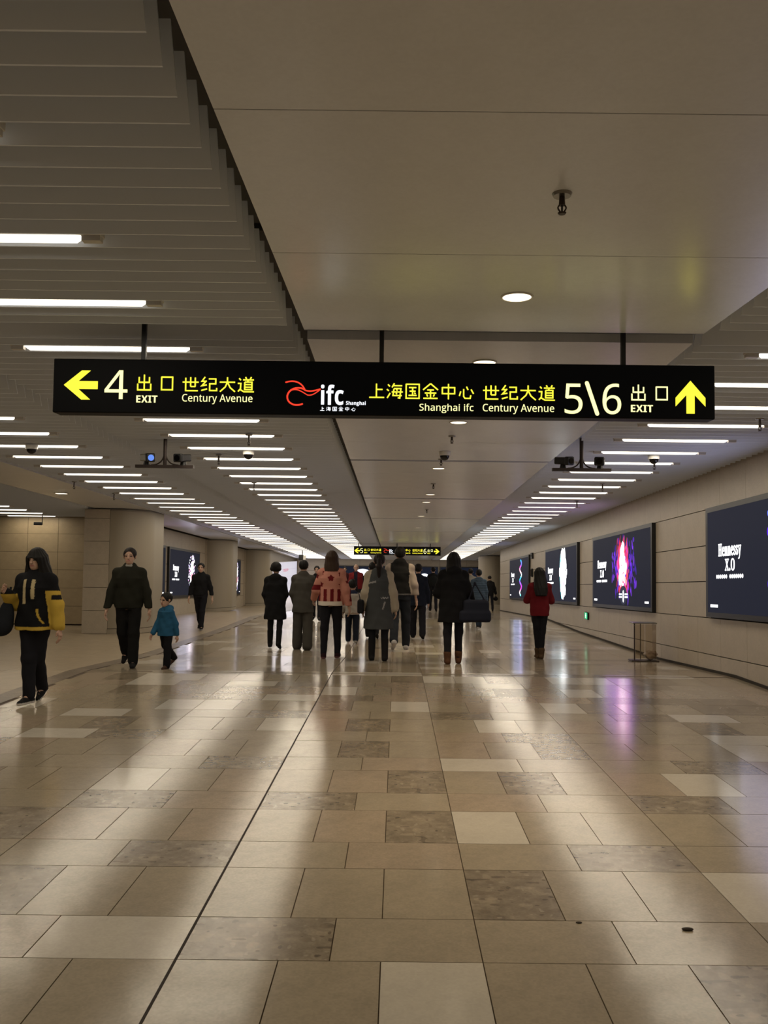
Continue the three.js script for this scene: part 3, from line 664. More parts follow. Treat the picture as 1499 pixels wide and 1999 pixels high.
// litter
for (const [px, py, s, label] of [[1130, 1802, 0.012, 'tiny dark crumb on a beige tile'], [1342, 1816, 0.022, 'small dried leaf scrap on a beige tile']]) {
  const p = onFloor(px, py), g = new THREE.IcosahedronGeometry(s, 1); g.scale(1.2, 0.25, 0.6);
  const o = shadow(new THREE.Mesh(g, mat(hex('#2a2018'), 0.9))); o.name = s > 0.02 ? 'leaf_scrap' : 'crumb'; o.position.set(p[0], p[1] + s * 0.24, p[2]); scene.add(o); o.userData = { label, category: 'litter' };
}
//PEOPLE-START
// ------------------------------------------------------------------ people: fields of tapered limbs, meshed on grids
const V3 = (x, y, z) => new THREE.Vector3(x, y, z);
const smin = (a, b, k) => { const h = Math.max(k - Math.abs(a - b), 0) / k; return Math.min(a, b) - h * h * k * 0.25; };
function limb(a, b, ra, rb) {
  const bx = b.x - a.x, by = b.y - a.y, bz = b.z - a.z, q = 1 / (bx * bx + by * by + bz * bz + 1e-9);
  return (x, y, z) => {
    const px = x - a.x, py = y - a.y, pz = z - a.z, t = Math.max(0, Math.min(1, (px * bx + py * by + pz * bz) * q));
    return Math.hypot(px - bx * t, py - by * t, pz - bz * t) - ra - (rb - ra) * t;
  };
}
function egg(cx, cy, cz, rx, ry, rz) {
  return (x, y, z) => {
    const a = (x - cx) / rx, b = (y - cy) / ry, c = (z - cz) / rz, k0 = Math.hypot(a, b, c), k1 = Math.hypot(a / rx, b / ry, c / rz);
    return k1 < 1e-6 ? -Math.min(rx, ry, rz) : k0 * (k0 - 1) / k1;
  };
}
function rings(list) {                                        // stacked ellipses: [y, half width, half depth, z offset]
  return (x, y, z) => {
    const n = list.length; let i = 1;
    while (i < n - 1 && y > list[i][0]) i++;
    const a = list[i - 1], b = list[i], t = Math.max(0, Math.min(1, (y - a[0]) / (b[0] - a[0])));
    const rx = a[1] + (b[1] - a[1]) * t, rz = a[2] + (b[2] - a[2]) * t, zo = (a[3] || 0) + ((b[3] || 0) - (a[3] || 0)) * t;
    const d = (Math.hypot(x / rx, (z - zo) / rz) - 1) * Math.min(rx, rz);
    const e = Math.max(list[0][0] - y, y - list[n - 1][0]);
    return e > 0 ? Math.hypot(Math.max(d, 0), e) : Math.max(d, e);
  };
}
const pouch = (cx, cy, cz, hx, hy, hz, r) => (x, y, z) => { const a = Math.abs(x - cx) - hx + r, b = Math.abs(y - cy) - hy + r, c = Math.abs(z - cz) - hz + r; return Math.hypot(Math.max(a, 0), Math.max(b, 0), Math.max(c, 0)) + Math.min(Math.max(a, b, c), 0) - r; };
const join = (k, ...fs) => (x, y, z) => { let d = fs[0](x, y, z); for (let i = 1; i < fs.length; i++) d = smin(d, fs[i](x, y, z), k); return d; };
const above = (f, y0) => (x, y, z) => Math.max(f(x, y, z), y0 - y);
const cut = (f, g) => (x, y, z) => Math.max(f(x, y, z), -g(x, y, z));
function net(f, lo, hi, cell, paint) {
  const n = [0, 1, 2].map((i) => Math.max(2, Math.ceil((hi[i] - lo[i]) / cell))), [nx, ny, nz] = n, sx = nx + 1, sxy = sx * (ny + 1);
  const F0 = new Float32Array(sxy * (nz + 1)).fill(9), B = 6, rad = cell * B * 0.87 + 0.02;
  const blocks = [];
  for (let k = 0; k < nz; k += B) for (let j = 0; j < ny; j += B) for (let i = 0; i < nx; i += B) {
    const d = f(lo[0] + (i + B / 2) * cell, lo[1] + (j + B / 2) * cell, lo[2] + (k + B / 2) * cell);
    if (Math.abs(d) < rad) blocks.push([i, j, k]);
    else if (d < 0) for (let c = k; c <= Math.min(k + B, nz); c++) for (let b = j; b <= Math.min(j + B, ny); b++) for (let a = i; a <= Math.min(i + B, nx); a++) F0[a + b * sx + c * sxy] = -9;
  }
  for (const [i, j, k] of blocks) for (let c = k; c <= Math.min(k + B, nz); c++) for (let b = j; b <= Math.min(j + B, ny); b++) for (let a = i; a <= Math.min(i + B, nx); a++) F0[a + b * sx + c * sxy] = f(lo[0] + a * cell, lo[1] + b * cell, lo[2] + c * cell);
  const id = new Int32Array(sxy * (nz + 1)).fill(-1), pos = [];
  const E = [[0, 1], [2, 3], [4, 5], [6, 7], [0, 2], [1, 3], [4, 6], [5, 7], [0, 4], [1, 5], [2, 6], [3, 7]];
  for (const [i0, j0, k0] of blocks) for (let k = k0; k < Math.min(k0 + B, nz); k++) for (let j = j0; j < Math.min(j0 + B, ny); j++) for (let i = i0; i < Math.min(i0 + B, nx); i++) {
    const v = []; let m = 0;
    for (let c = 0; c < 8; c++) { v[c] = F0[(i + (c & 1)) + (j + (c >> 1 & 1)) * sx + (k + (c >> 2)) * sxy]; if (v[c] < 0) m |= 1 << c; }
    if (m === 0 || m === 255) continue;
    let x = 0, y = 0, z = 0, w = 0;
    for (const [a, b] of E) if ((v[a] < 0) !== (v[b] < 0)) {
      const t = v[a] / (v[a] - v[b]);
      x += (a & 1) + ((b & 1) - (a & 1)) * t; y += (a >> 1 & 1) + ((b >> 1 & 1) - (a >> 1 & 1)) * t; z += (a >> 2) + ((b >> 2) - (a >> 2)) * t; w++;
    }
    id[i + j * sx + k * sxy] = pos.length / 3; pos.push(lo[0] + (i + x / w) * cell, lo[1] + (j + y / w) * cell, lo[2] + (k + z / w) * cell);
  }
  const idx = [], st = [1, sx, sxy];
  for (let k = 1; k < nz; k++) for (let j = 1; j < ny; j++) for (let i = 1; i < nx; i++) {
    const p = i + j * sx + k * sxy;
    if (id[p] < 0 && F0[p] === 9) continue;
    for (let ax = 0; ax < 3; ax++) {
      const q = p + st[ax]; if ((F0[p] < 0) === (F0[q] < 0)) continue;
      const u = st[(ax + 1) % 3], w = st[(ax + 2) % 3], a = id[p], b = id[p - u], c = id[p - u - w], d = id[p - w];
      if (a < 0 || b < 0 || c < 0 || d < 0) continue;
      if (F0[p] < 0) idx.push(a, b, c, a, c, d); else idx.push(a, c, b, a, d, c);
    }
  }
  const g = new THREE.BufferGeometry(), nor = [], col = [], h = cell * 0.5;
  for (let i = 0; i < pos.length; i += 3) {
    const x = pos[i], y = pos[i + 1], z = pos[i + 2];
    let a = f(x + h, y, z) - f(x - h, y, z), b = f(x, y + h, z) - f(x, y - h, z), c = f(x, y, z + h) - f(x, y, z - h);
    const l = Math.hypot(a, b, c) || 1; nor.push(a / l, b / l, c / l);
    if (paint) { const k = paint(x, y, z); col.push(k[0], k[1], k[2]); }
  }
  g.setAttribute('position', new THREE.Float32BufferAttribute(pos, 3)); g.setAttribute('normal', new THREE.Float32BufferAttribute(nor, 3));
  if (paint) g.setAttribute('color', new THREE.Float32BufferAttribute(col, 3));
  g.setIndex(idx); return g;
}
const SKIN = [0.42, 0.26, 0.18], cache = {};
// head about its own centre (between the ears), facing +z
function headGeo() {
  if (cache.head) return cache.head;
  let f = join(0.03, egg(0, 0.025, -0.012, 0.076, 0.093, 0.094), egg(0, -0.045, 0.022, 0.056, 0.075, 0.064), egg(0, -0.085, 0.05, 0.03, 0.03, 0.032));
  f = join(0.012, f, limb(V3(0, 0.012, 0.083), V3(0, -0.03, 0.1), 0.008, 0.013), limb(V3(-0.045, 0.018, 0.072), V3(0.045, 0.018, 0.072), 0.012, 0.012), egg(0.077, -0.005, -0.008, 0.011, 0.03, 0.018), egg(-0.077, -0.005, -0.008, 0.011, 0.03, 0.018), limb(V3(-0.016, -0.062, 0.076), V3(0.016, -0.062, 0.076), 0.01, 0.01));
  f = cut(f, (x, y, z) => Math.min(egg(0.032, 0, 0.098, 0.018, 0.009, 0.014)(x, y, z), egg(-0.032, 0, 0.098, 0.018, 0.009, 0.014)(x, y, z)));
  const paint = (x, y, z) => {
    if (z > 0.05 && Math.abs(Math.abs(x) - 0.032) < 0.014 && Math.abs(y) < 0.006) return [0.03, 0.025, 0.022];
    if (z > 0.05 && Math.abs(Math.abs(x) - 0.034) < 0.02 && Math.abs(y - 0.022) < 0.005) return [0.04, 0.03, 0.025];
    if (z > 0.06 && Math.abs(x) < 0.024 && Math.abs(y + 0.062) < 0.008) return [0.33, 0.13, 0.11];
    return SKIN;
  };
  return cache.head = net(f, [-0.1, -0.135, -0.125], [0.1, 0.135, 0.135], 0.0055, paint);
}
// relaxed right hand: wrist at the origin, fingers down -y, palm towards +x, thumb towards +z
function handGeo(curl) {
  const key = 'hand' + curl; if (cache[key]) return cache[key];
  const fs = [limb(V3(0, 0.02, 0), V3(0, -0.02, 0), 0.022, 0.022)];
  const palm = join(0.02, limb(V3(0, -0.03, 0.022), V3(0, -0.085, 0.028), 0.014, 0.013), limb(V3(0, -0.03, -0.012), V3(0, -0.082, -0.026), 0.014, 0.012), limb(V3(0, -0.03, 0.004), V3(0, -0.088, 0.002), 0.015, 0.013));
  let f = join(0.02, palm, ...fs);
  [[0.029, 0.040, 0.024], [0.0095, 0.045, 0.028], [-0.0095, 0.042, 0.026], [-0.028, 0.033, 0.02]].forEach(([z, a, b], i) => {
    const c1 = curl * (0.8 + 0.12 * i), c2 = curl * 2, p0 = V3(0, -0.085, z), p1 = p0.clone().add(V3(Math.sin(c1) * a, -Math.cos(c1) * a, 0)), p2 = p1.clone().add(V3(Math.sin(c2) * b, -Math.cos(c2) * b, 0)), p3 = p2.clone().add(V3(Math.sin(c2 * 1.3) * b * 0.8, -Math.cos(c2 * 1.3) * b * 0.8, 0));
    const finger = join(0.004, limb(p0, p1, 0.0095, 0.0085), limb(p1, p2, 0.0085, 0.0078), limb(p2, p3, 0.0078, 0.0068)), prev = f;
    f = (x, y, zz) => smin(prev(x, y, zz), finger(x, y, zz), 0.006);
  });
  const th = join(0.008, limb(V3(0, -0.028, 0.026), V3(0.012, -0.058, 0.047), 0.013, 0.0105), limb(V3(0.012, -0.058, 0.047), V3(0.022, -0.088, 0.05), 0.0102, 0.008)), prev = f;
  f = (x, y, z) => smin(prev(x, y, z), th(x, y, z), 0.012);
  return cache[key] = net(f, [-0.035, -0.215, -0.06], [0.12, 0.05, 0.075], 0.0042, () => SKIN);
}
function hairGeo(style) {
  const key = 'hair' + style; if (cache[key]) return cache[key];
  const cap = egg(0, 0.03, -0.018, 0.087, 0.098, 0.102), face = egg(0, -0.06, 0.1, 0.078, 0.115, 0.09);
  const wisp = (f, a = 0.0022) => (x, y, z) => f(x, y, z) + a * Math.sin(Math.atan2(x, z) * 17 + y * 20);
  let f, lo = [-0.13, -0.12, -0.15], hi = [0.13, 0.17, 0.13];
  if (style === 'short') f = above(cut(wisp(cap, 0.002), join(0.02, egg(0, -0.045, 0.1, 0.074, 0.118, 0.085), egg(0, -0.13, 0.02, 0.11, 0.1, 0.1))), -0.075);
  if (style === 'bald') f = above(cut(egg(0, 0.02, -0.02, 0.081, 0.09, 0.099), join(0.01, egg(0, 0.06, 0.06, 0.1, 0.12, 0.12), face)), -0.06);
  if (style === 'hat') { f = join(0.02, egg(0, 0.045, -0.015, 0.102, 0.098, 0.115), limb(V3(-0.06, 0.0, -0.06), V3(0.06, 0.0, -0.06), 0.05, 0.05)); f = cut(f, egg(0, -0.08, 0.1, 0.085, 0.12, 0.09)); }
  if (style === 'bun') { f = cut(join(0.02, wisp(cap, 0.002), egg(0, 0.05, -0.11, 0.045, 0.042, 0.038), limb(V3(0, -0.03, -0.06), V3(0, -0.07, -0.05), 0.05, 0.035)), face); lo = [-0.13, -0.13, -0.18]; }
  if (style === 'bob') { f = cut(wisp(join(0.05, cap, rings([[-0.2, 0.112, 0.075, -0.055], [-0.1, 0.112, 0.085, -0.04], [0.02, 0.088, 0.09, -0.02]]))), join(0.02, egg(0, -0.07, 0.1, 0.07, 0.13, 0.1), egg(0, -0.2, 0.06, 0.06, 0.13, 0.09))); lo = [-0.14, -0.215, -0.16]; }
  if (style === 'long') { f = cut(wisp(join(0.06, cap, rings([[-0.44, 0.1, 0.045, -0.085], [-0.3, 0.125, 0.06, -0.085], [-0.13, 0.115, 0.08, -0.05], [0.02, 0.09, 0.092, -0.02]]))), join(0.02, egg(0, -0.07, 0.1, 0.068, 0.13, 0.1), egg(0, -0.25, 0.07, 0.05, 0.17, 0.09))); lo = [-0.16, -0.46, -0.17]; }
  if (style === 'fringe') {
    f = cut(wisp(join(0.06, cap, rings([[-0.33, 0.15, 0.085, -0.03], [-0.24, 0.17, 0.1, -0.03], [-0.12, 0.14, 0.1, -0.03], [0.02, 0.1, 0.104, -0.012]]))), join(0.015, egg(0, -0.075, 0.1, 0.062, 0.098, 0.1), egg(0, -0.25, 0.09, 0.05, 0.16, 0.1)));
    lo = [-0.22, -0.36, -0.17]; hi = [0.22, 0.17, 0.14];
  }
  if (style === 'ponytail') { f = cut(join(0.02, wisp(cap, 0.002), limb(V3(0, 0.02, -0.115), V3(0, -0.08, -0.15), 0.03, 0.042), limb(V3(0, -0.08, -0.15), V3(0, -0.25, -0.135), 0.042, 0.02)), face); lo = [-0.13, -0.3, -0.22]; }
  return cache[key] = net(f, lo, hi, 0.0085);
}
const FOLD = (a) => (x, y, z) => a * (Math.sin(x * 31 + y * 17 + z * 9) * 0.5 + Math.sin(y * 43 - x * 12 + z * 23) * 0.35 + Math.sin(y * 24 + Math.abs(x) * 40) * 0.4);
const hairMat = { black: mat(lin(0.009, 0.008, 0.007), 0.6, { specularIntensity: 0.35 }), brown: mat(lin(0.035, 0.02, 0.012), 0.6, { specularIntensity: 0.35 }), grey: mat(lin(0.2, 0.18, 0.16), 0.6), dark: mat(lin(0.014, 0.01, 0.009), 0.6, { specularIntensity: 0.35 }) };
const skinMat = mat(lin(1, 1, 1), 0.55, { vertexColors: true });
function garment(name, f, lo, hi, cell, color, parent, paint) {
  const g = net(f, lo, hi, cell, paint);
  return part(name, g, mat(paint ? lin(1, 1, 1) : lin(...color), 0.9, { specularIntensity: 0.25, ...(paint ? { vertexColors: true } : {}) }), parent);
}
// o: feet pixel, head pixel, turn (0 faces the viewer), pose angles, clothes
function person(o) {
  const at = onFloor(o.x, o.feet), k0 = o.mm ?? (o.feet - o.head) * -at[2] / F, S = k0 / 1.7;
  const t = thing('person', o.label, 'person', at, o.turn ?? Math.PI), gq = Math.max(1, Math.min(1.9, -at[2] / 12.5));
  const kid = o.kid ? 1 : 0, wide = o.wide ?? 1, hw = kid ? 1.3 : 1;
  // skeleton of a 1.70 m figure; z is forward
  const P = o.pose ?? {}, lean = P.lean ?? 0, J = {}, sh = ((o.shoulder ?? 0.175) - 0.022) * (kid ? 0.92 : 1), hipW = 0.088;
  const legs = P.legs ?? [[0.2, 0.08], [-0.2, 0.25]], arms = P.arms ?? [[-0.15, 0.1, 0.25], [0.2, 0.1, 0.35]];
  const HIP = 0.9, SHY = kid ? 1.31 : 1.4, HEADY = (kid ? 1.525 : 1.585);
  const T0 = (y) => Math.max(0, y - 0.95) * Math.sin(lean);
  [1, -1].forEach((s, i) => {                                 // s = +1: the person's left (local +x)
    const [a, b, ab = 0.03] = legs[i], [w, ou, e, inn = 0] = arms[i];
    const hip = V3(s * hipW, HIP, 0), knee = hip.clone().add(V3(s * Math.sin(ab) * 0.42, -Math.cos(a) * 0.42, Math.sin(a) * 0.42));
    const sa = a - b, ankle = knee.clone().add(V3(s * Math.sin(ab) * 0.2, -Math.cos(sa) * 0.41, Math.sin(sa) * 0.41));
    const pitch = sa < -0.25 ? sa * 0.9 : a > 0.3 ? 0.15 : 0, fd = V3(s * 0.12, Math.sin(pitch), Math.cos(pitch)).normalize(), fn = V3(0, Math.cos(pitch), -Math.sin(pitch));
    const heel = ankle.clone().addScaledVector(fd, -0.035).addScaledVector(fn, -0.045), toe = ankle.clone().addScaledVector(fd, 0.155).addScaledVector(fn, -0.055);
    const shd = V3(s * sh, SHY - 0.05, T0(SHY)), el = shd.clone().add(V3(s * Math.sin(ou) * 0.29, -Math.cos(ou) * Math.cos(w) * 0.29, Math.cos(ou) * Math.sin(w) * 0.29));
    const fw = w + e, dir = V3(s * (Math.sin(ou) * 0.6 - Math.sin(inn)), -Math.cos(ou) * Math.cos(fw) * Math.cos(inn), Math.sin(fw) * Math.cos(inn)).normalize(), wr = el.clone().addScaledVector(dir, 0.255);
    J[s] = { hip, knee, ankle, heel, toe, shd, el, wr, dir, fn };
  });
  const low = Math.min(...[1, -1].map((s) => Math.min(J[s].heel.y - 0.035, J[s].toe.y - 0.028)));
  const fig = new THREE.Group();                              // merged below, no extra level in the scene
  const Mx = new THREE.Matrix4().makeScale(S, S, S).multiply(new THREE.Matrix4().makeTranslation(0, -low, 0));
  const nk = V3(0, SHY + 0.03, T0(SHY)), hc = V3(0, HEADY, T0(HEADY) + 0.012 + (P.nod ?? 0) * 0.05);
  // body
  const fs = [rings([[0.82, 0.13, 0.1], [0.95, 0.15 * wide, 0.11], [1.08, 0.128 * wide, 0.095, T0(1.08)], [1.25, 0.15 * wide, 0.108, T0(1.25)], [SHY - 0.03, 0.15, 0.09, T0(1.36)], [SHY + 0.04, 0.06, 0.055, T0(1.42)]]), limb(V3(nk.x, nk.y - 0.04, nk.z), hc, 0.054, 0.05)];
  for (const s of [1, -1]) { const j = J[s]; fs.push(limb(j.hip, j.knee, 0.078, 0.052), limb(j.knee, j.ankle, 0.05, 0.034), limb(j.ankle, j.toe, 0.036, 0.024), limb(j.shd, j.el, 0.05, 0.038), limb(j.el, j.wr, 0.037, 0.024)); }
  const bx = 0.62, bz = 0.6, geos = [net(join(0.03, ...fs), [-bx, -0.1, -bz], [bx, 1.62, bz], 0.02 * gq, () => SKIN)];
  const Q = new THREE.Quaternion().setFromEuler(new THREE.Euler(P.nod ?? 0, P.look ?? 0, P.tip ?? 0, 'YXZ')), HM = new THREE.Matrix4().compose(hc, Q, V3(hw * 1.06, hw * 1.02, hw * 1.06));
  geos.push(headGeo().clone().applyMatrix4(HM));
  for (const s of [1, -1]) {
    const j = J[s], down = j.dir.clone().negate(), px = V3(-s, 0, 0).addScaledVector(down, s * down.x).normalize(), pz = px.clone().cross(down).multiplyScalar(1);
    let g = handGeo(0.35).clone();
    const m = new THREE.Matrix4().makeBasis(px, down, pz).setPosition(j.wr);
    if (s > 0) { g = g.clone(); const p = g.attributes.position, n = g.attributes.normal; for (let i = 0; i < p.count; i++) { p.setZ(i, -p.getZ(i)); n.setZ(i, -n.getZ(i)); } const ix = g.index.array; for (let i = 0; i < ix.length; i += 3) { const q = ix[i]; ix[i] = ix[i + 1]; ix[i + 1] = q; } g.index.needsUpdate = true; }
    geos.push(g.applyMatrix4(m));
  }
  part('body', mergeGeometries(geos).applyMatrix4(Mx), skinMat, t);
  // trousers, shoes
  const pr = o.legR ?? [0.092, 0.068, 0.06], leg = [];
  for (const s of [1, -1]) { const j = J[s], cuff = j.ankle.clone().lerp(j.knee, o.cuff ?? 0.02); leg.push(limb(j.hip, j.knee, pr[0], pr[1]), limb(j.knee, cuff, pr[1], pr[2])); }
  const pf = FOLD(o.legFold ?? 0.005), pants = join(0.025, rings([[0.82, 0.16 * wide, 0.118], [0.94, 0.163 * wide, 0.122], [1.03, 0.142 * wide, 0.108]]), ...leg);
  garment(o.legName ?? 'trousers', (x, y, z) => pants(x, y, z) + pf(x, y, z), [-0.5, -0.06, -0.75], [0.5, 1.06, 0.75], 0.014 * gq, o.legColor ?? [0.012, 0.012, 0.015], t).geometry.applyMatrix4(Mx);
  for (const s of [1, -1]) {
    const j = J[s], m = j.heel.clone().lerp(j.toe, 0.55).addScaledVector(j.fn, 0.008);
    const fl = [limb(j.heel, m, 0.04, 0.04), limb(m, j.toe, 0.04, 0.03), limb(j.ankle, j.heel, 0.044, 0.042)];
    if (o.boot) fl.push(limb(j.ankle, j.ankle.clone().lerp(j.knee, o.boot), 0.052, 0.062));
    const sole = j.heel.clone().addScaledVector(j.fn, -0.034), f = join(0.02, ...fl), fn = j.fn, shoe = (x, y, z) => Math.max(f(x, y, z), -((x - sole.x) * fn.x + (y - sole.y) * fn.y + (z - sole.z) * fn.z));
    const c = j.ankle, so = o.sole, main = o.shoe ?? [0.012, 0.011, 0.011];
    garment('shoe', shoe, [c.x - 0.13, c.y - 0.28, c.z - 0.26], [c.x + 0.13, c.y + 0.28, c.z + 0.28], 0.01 * gq, main, t, so ? (x, y, z) => (x - sole.x) * fn.x + (y - sole.y) * fn.y + (z - sole.z) * fn.z < 0.026 ? so : main : null).geometry.applyMatrix4(Mx);
  }
  // upper garment
  const th = o.thick ?? 0.02, hem = o.hem ?? 0.86, hr = o.hemR ?? [0.185, 0.14], sl = o.sleeve ?? 1, tz = T0;
  const tor = rings([[hem, hr[0] * wide, hr[1]], [Math.max(hem + 0.05, 0.98), (0.15 + th) * wide, 0.113 + th, tz(0.98)], [1.12, (0.14 + th) * wide, 0.103 + th, tz(1.12)], [1.27, (0.158 + th) * wide, 0.116 + th, tz(1.27)], [SHY - 0.05, 0.136 + th * 0.8, 0.092 + th, tz(SHY)], [SHY + 0.045, 0.07 + th * 0.5, 0.062 + th * 0.5, tz(SHY)], [SHY + 0.07, 0.06 + th * 0.4, 0.056 + th * 0.4, tz(SHY)]]);
  const af = [];
  for (const s of [1, -1]) { const j = J[s]; af.push(limb(j.shd, j.el, 0.048 + th * 0.5, 0.046 + th * 0.6)); if (sl > 0.5) af.push(limb(j.el, j.el.clone().lerp(j.wr, 0.93), 0.044 + th * 0.62, 0.034 + th * 0.6)); }
  for (const s of [1, -1]) af.push(limb(V3(0, SHY + 0.012, tz(SHY) - 0.01), J[s].shd, 0.058 + th * 0.4, 0.05 + th * 0.55));
  if (o.collar) af.push(limb(V3(-0.035, SHY + 0.045, tz(SHY) - 0.025), V3(0.035, SHY + 0.045, tz(SHY) - 0.025), 0.045 + o.collar, 0.045 + o.collar));
  if (o.hood) af.push(egg(0, SHY + 0.02, tz(SHY) - 0.095, 0.12, 0.075, 0.06));
  const ff = FOLD(o.fold ?? 0.006), top = join(0.035, tor, ...af);
  const body = above((x, y, z) => top(x, y, z) + ff(x, y, z), hem);
  const bones = [1, -1].map((s) => [s, limb(J[s].shd, J[s].el, 0, 0), limb(J[s].el, J[s].wr, 0, 0)]);
  const arm = (x, y, z) => { for (const [s, u, w] of bones) if (s * x > sh - 0.02 && s * x > 0.105 + th && Math.min(u(x, y, z), w(x, y, z)) < 0.1) return true; return false; };
  garment(o.topName ?? 'jacket', body, [-0.66, hem - 0.04, -0.6], [0.66, SHY + 0.2, 0.62], (o.cell ?? 0.013) * gq, o.color ?? [0.01, 0.01, 0.011], t, o.paint ? (x, y, z) => o.paint(x, y, z, arm(x, y, z), J) : null).geometry.applyMatrix4(Mx);
  if (o.extra) for (const e of o.extra(J, SHY)) garment(e.name, e.f, e.lo, e.hi, e.cell ?? 0.012, e.color, t, e.paint).geometry.applyMatrix4(Mx);
  // hair or hat
  if (o.hair) { const g = hairGeo(o.hair).clone().applyMatrix4(HM).applyMatrix4(Mx); part(o.hair === 'hat' ? 'hood' : 'hair', g, hairMat[o.hairColor ?? 'black'], t); }
  // a world point of the figure, for things that are held
  t.updateMatrixWorld(true);
  return { t, S, J, point: (v) => v.clone().applyMatrix4(Mx).applyMatrix4(t.matrixWorld) };
}
function carried(name, label, f, lo, hi, color, who, at, turn, rough = 0.75) {
  const g = net(f, lo, hi, 0.011), p = who.point(at), o = shadow(new THREE.Mesh(g, mat(lin(...color), rough, { specularIntensity: 0.3 })));
  o.name = numbered(name); o.position.copy(p); o.rotation.y = turn; o.scale.setScalar(who.S); scene.add(o); o.userData = { label, category: 'bag' }; return o;
}
const star = (x, y, r) => { const a = Math.atan2(x, y), d = Math.hypot(x, y), m = ((a % 1.2566) + 1.2566 * 1.5) % 1.2566 - 0.6283, k = Math.abs(m); return d * (Math.cos(k) + Math.sin(k) * 1.38) < r * 0.99 && d < r; };
const DK = [0.009, 0.009, 0.01], NAVY = [0.009, 0.012, 0.02];
{
  // walking towards the viewer
  const CREAM = [0.44, 0.36, 0.2], YEL = [0.46, 0.31, 0.05];
  const girl = person({ x: 64, feet: 1374, head: 1078, turn: -0.12, hair: 'fringe', hairColor: 'black', label: 'person in a black hooded sweatshirt with yellow sleeves carrying a dark bag',
    topName: 'sweatshirt', thick: 0.05, hem: 0.8, hemR: [0.235, 0.17], hood: true, collar: 0.01, sole: [0.6, 0.57, 0.52], shoe: [0.012, 0.012, 0.012], legR: [0.094, 0.078, 0.064], cell: 0.009,
    pose: { legs: [[-0.14, 0.36, -0.2], [0.12, 0.06, -0.13]], arms: [[0.02, 0.34, 0.08], [0.0, 0.36, 2.15, 0.3]], nod: 0.12, look: -0.06 },
    paint: (x, y, z, arm, J) => {
      if (y < 0.845 && !arm) return YEL;
      if (arm && (x > 0 ? y < 1.235 : y < 1.2)) { if (x > 0.22 && Math.abs(y - 1.165) < 0.026 && z > -0.01) return [0.01, 0.01, 0.01]; return YEL; }
      if (z > 0.06 && y < 1.36 && Math.abs(x - 0.045) < 0.019 && y > 1.15) return CREAM;
      if (z > 0.06 && y < 1.36 && Math.abs(x + 0.055) < 0.019 && y > 1.09) return CREAM;
      if (z > 0.06 && y < 1.04 && y > 0.88 && Math.abs(x - 0.09 - Math.pow(1.04 - y, 2) * 2.5) < 0.011) return YEL;
      return [0.008, 0.008, 0.009];
    } });
  carried('shoulder_bag', 'dark soft bag hanging beside the yellow-sleeved sweatshirt', join(0.07, egg(0.02, 0.03, 0, 0.085, 0.15, 0.06), egg(-0.03, -0.1, 0, 0.11, 0.1, 0.07), limb(V3(0.03, 0.12, 0), V3(0.06, 0.34, 0.0), 0.016, 0.012)), [-0.2, -0.24, -0.12], [0.2, 0.36, 0.12], [0.012, 0.014, 0.018], girl, V3(-0.29, 0.93, 0.13), 0);
  person({ x: 248, feet: 1303, head: 1074, turn: 0.1, hair: 'short', hairColor: 'dark', wide: 1.12, shoulder: 0.19, label: 'person in a dark olive jacket walking beside a small child in blue',
    thick: 0.028, hem: 0.84, hemR: [0.18, 0.14], collar: 0.012, color: [0.016, 0.016, 0.011], legColor: [0.01, 0.01, 0.01], legR: [0.1, 0.08, 0.072],
    pose: { legs: [[0.08, 0.06, 0.0], [-0.16, 0.55, 0.0]], arms: [[0.05, 0.3, 0.08], [0.1, 0.27, 0.12]] },
    extra: (J, y) => [{ name: 'shirt_collar', f: limb(V3(-0.025, y + 0.05, 0.055), V3(0.025, y + 0.05, 0.055), 0.028, 0.028), lo: [-0.1, y - 0.05, 0], hi: [0.1, y + 0.12, 0.14], color: [0.3, 0.29, 0.26] }] });
  person({ x: 322, feet: 1305, head: 1158, turn: -0.5, hair: 'short', kid: true, shoulder: 0.165, label: 'small child in a bright blue hooded jacket and dark trousers',
    thick: 0.04, hem: 0.72, hemR: [0.2, 0.165], hood: true, collar: 0.01, color: [0.02, 0.085, 0.16], legColor: [0.009, 0.009, 0.011], legR: [0.105, 0.085, 0.08], shoe: [0.06, 0.035, 0.025],
    pose: { legs: [[0.1, 0.06], [-0.25, 0.5]], arms: [[-0.3, 0.22, 0.2], [0.3, 0.1, 0.3]], nod: 0.12, look: -0.15 } });
  person({ x: 390, feet: 1230, head: 1101, turn: 0.05, hair: 'short', wide: 1.02, shoulder: 0.185, label: 'person in all black walking past the screen with white sparks', thick: 0.024, hem: 0.88, collar: 0.012, sole: [0.35, 0.34, 0.33],
    pose: { legs: [[0.16, 0.06, -0.06], [-0.28, 0.3, -0.05]], arms: [[-0.1, 0.3, 0.2], [0.1, 0.24, 0.2]], tip: 0.05 }, legR: [0.1, 0.072, 0.06] });
  person({ x: 617, feet: 1212, head: 1107, turn: 0, hair: 'short', label: 'person in dark clothes coming between the grey coat and the striped sweater', thick: 0.03, hem: 0.84, pose: { legs: [[0.2, 0.06], [-0.2, 0.3]], arms: [[0.25, 0.12, 1.3, 0.4], [0.2, 0.12, 1.4, 0.4]] } });
  person({ x: 672, feet: 1180, head: 1108, turn: 0, hair: 'short', label: 'person in a dark maroon top coming beside the bald figure in red', thick: 0.02, color: [0.035, 0.008, 0.01] });
  person({ x: 694, feet: 1200, head: 1104, turn: 0, hair: 'bald', hairColor: 'grey', wide: 1.25, shoulder: 0.2, label: 'balding person in an open red jacket coming towards the viewer', thick: 0.03, color: [0.12, 0.012, 0.014],
    paint: (x, y, z, arm) => z > 0.05 && Math.abs(x) < 0.055 ? [0.015, 0.016, 0.03] : [0.15, 0.014, 0.016] });
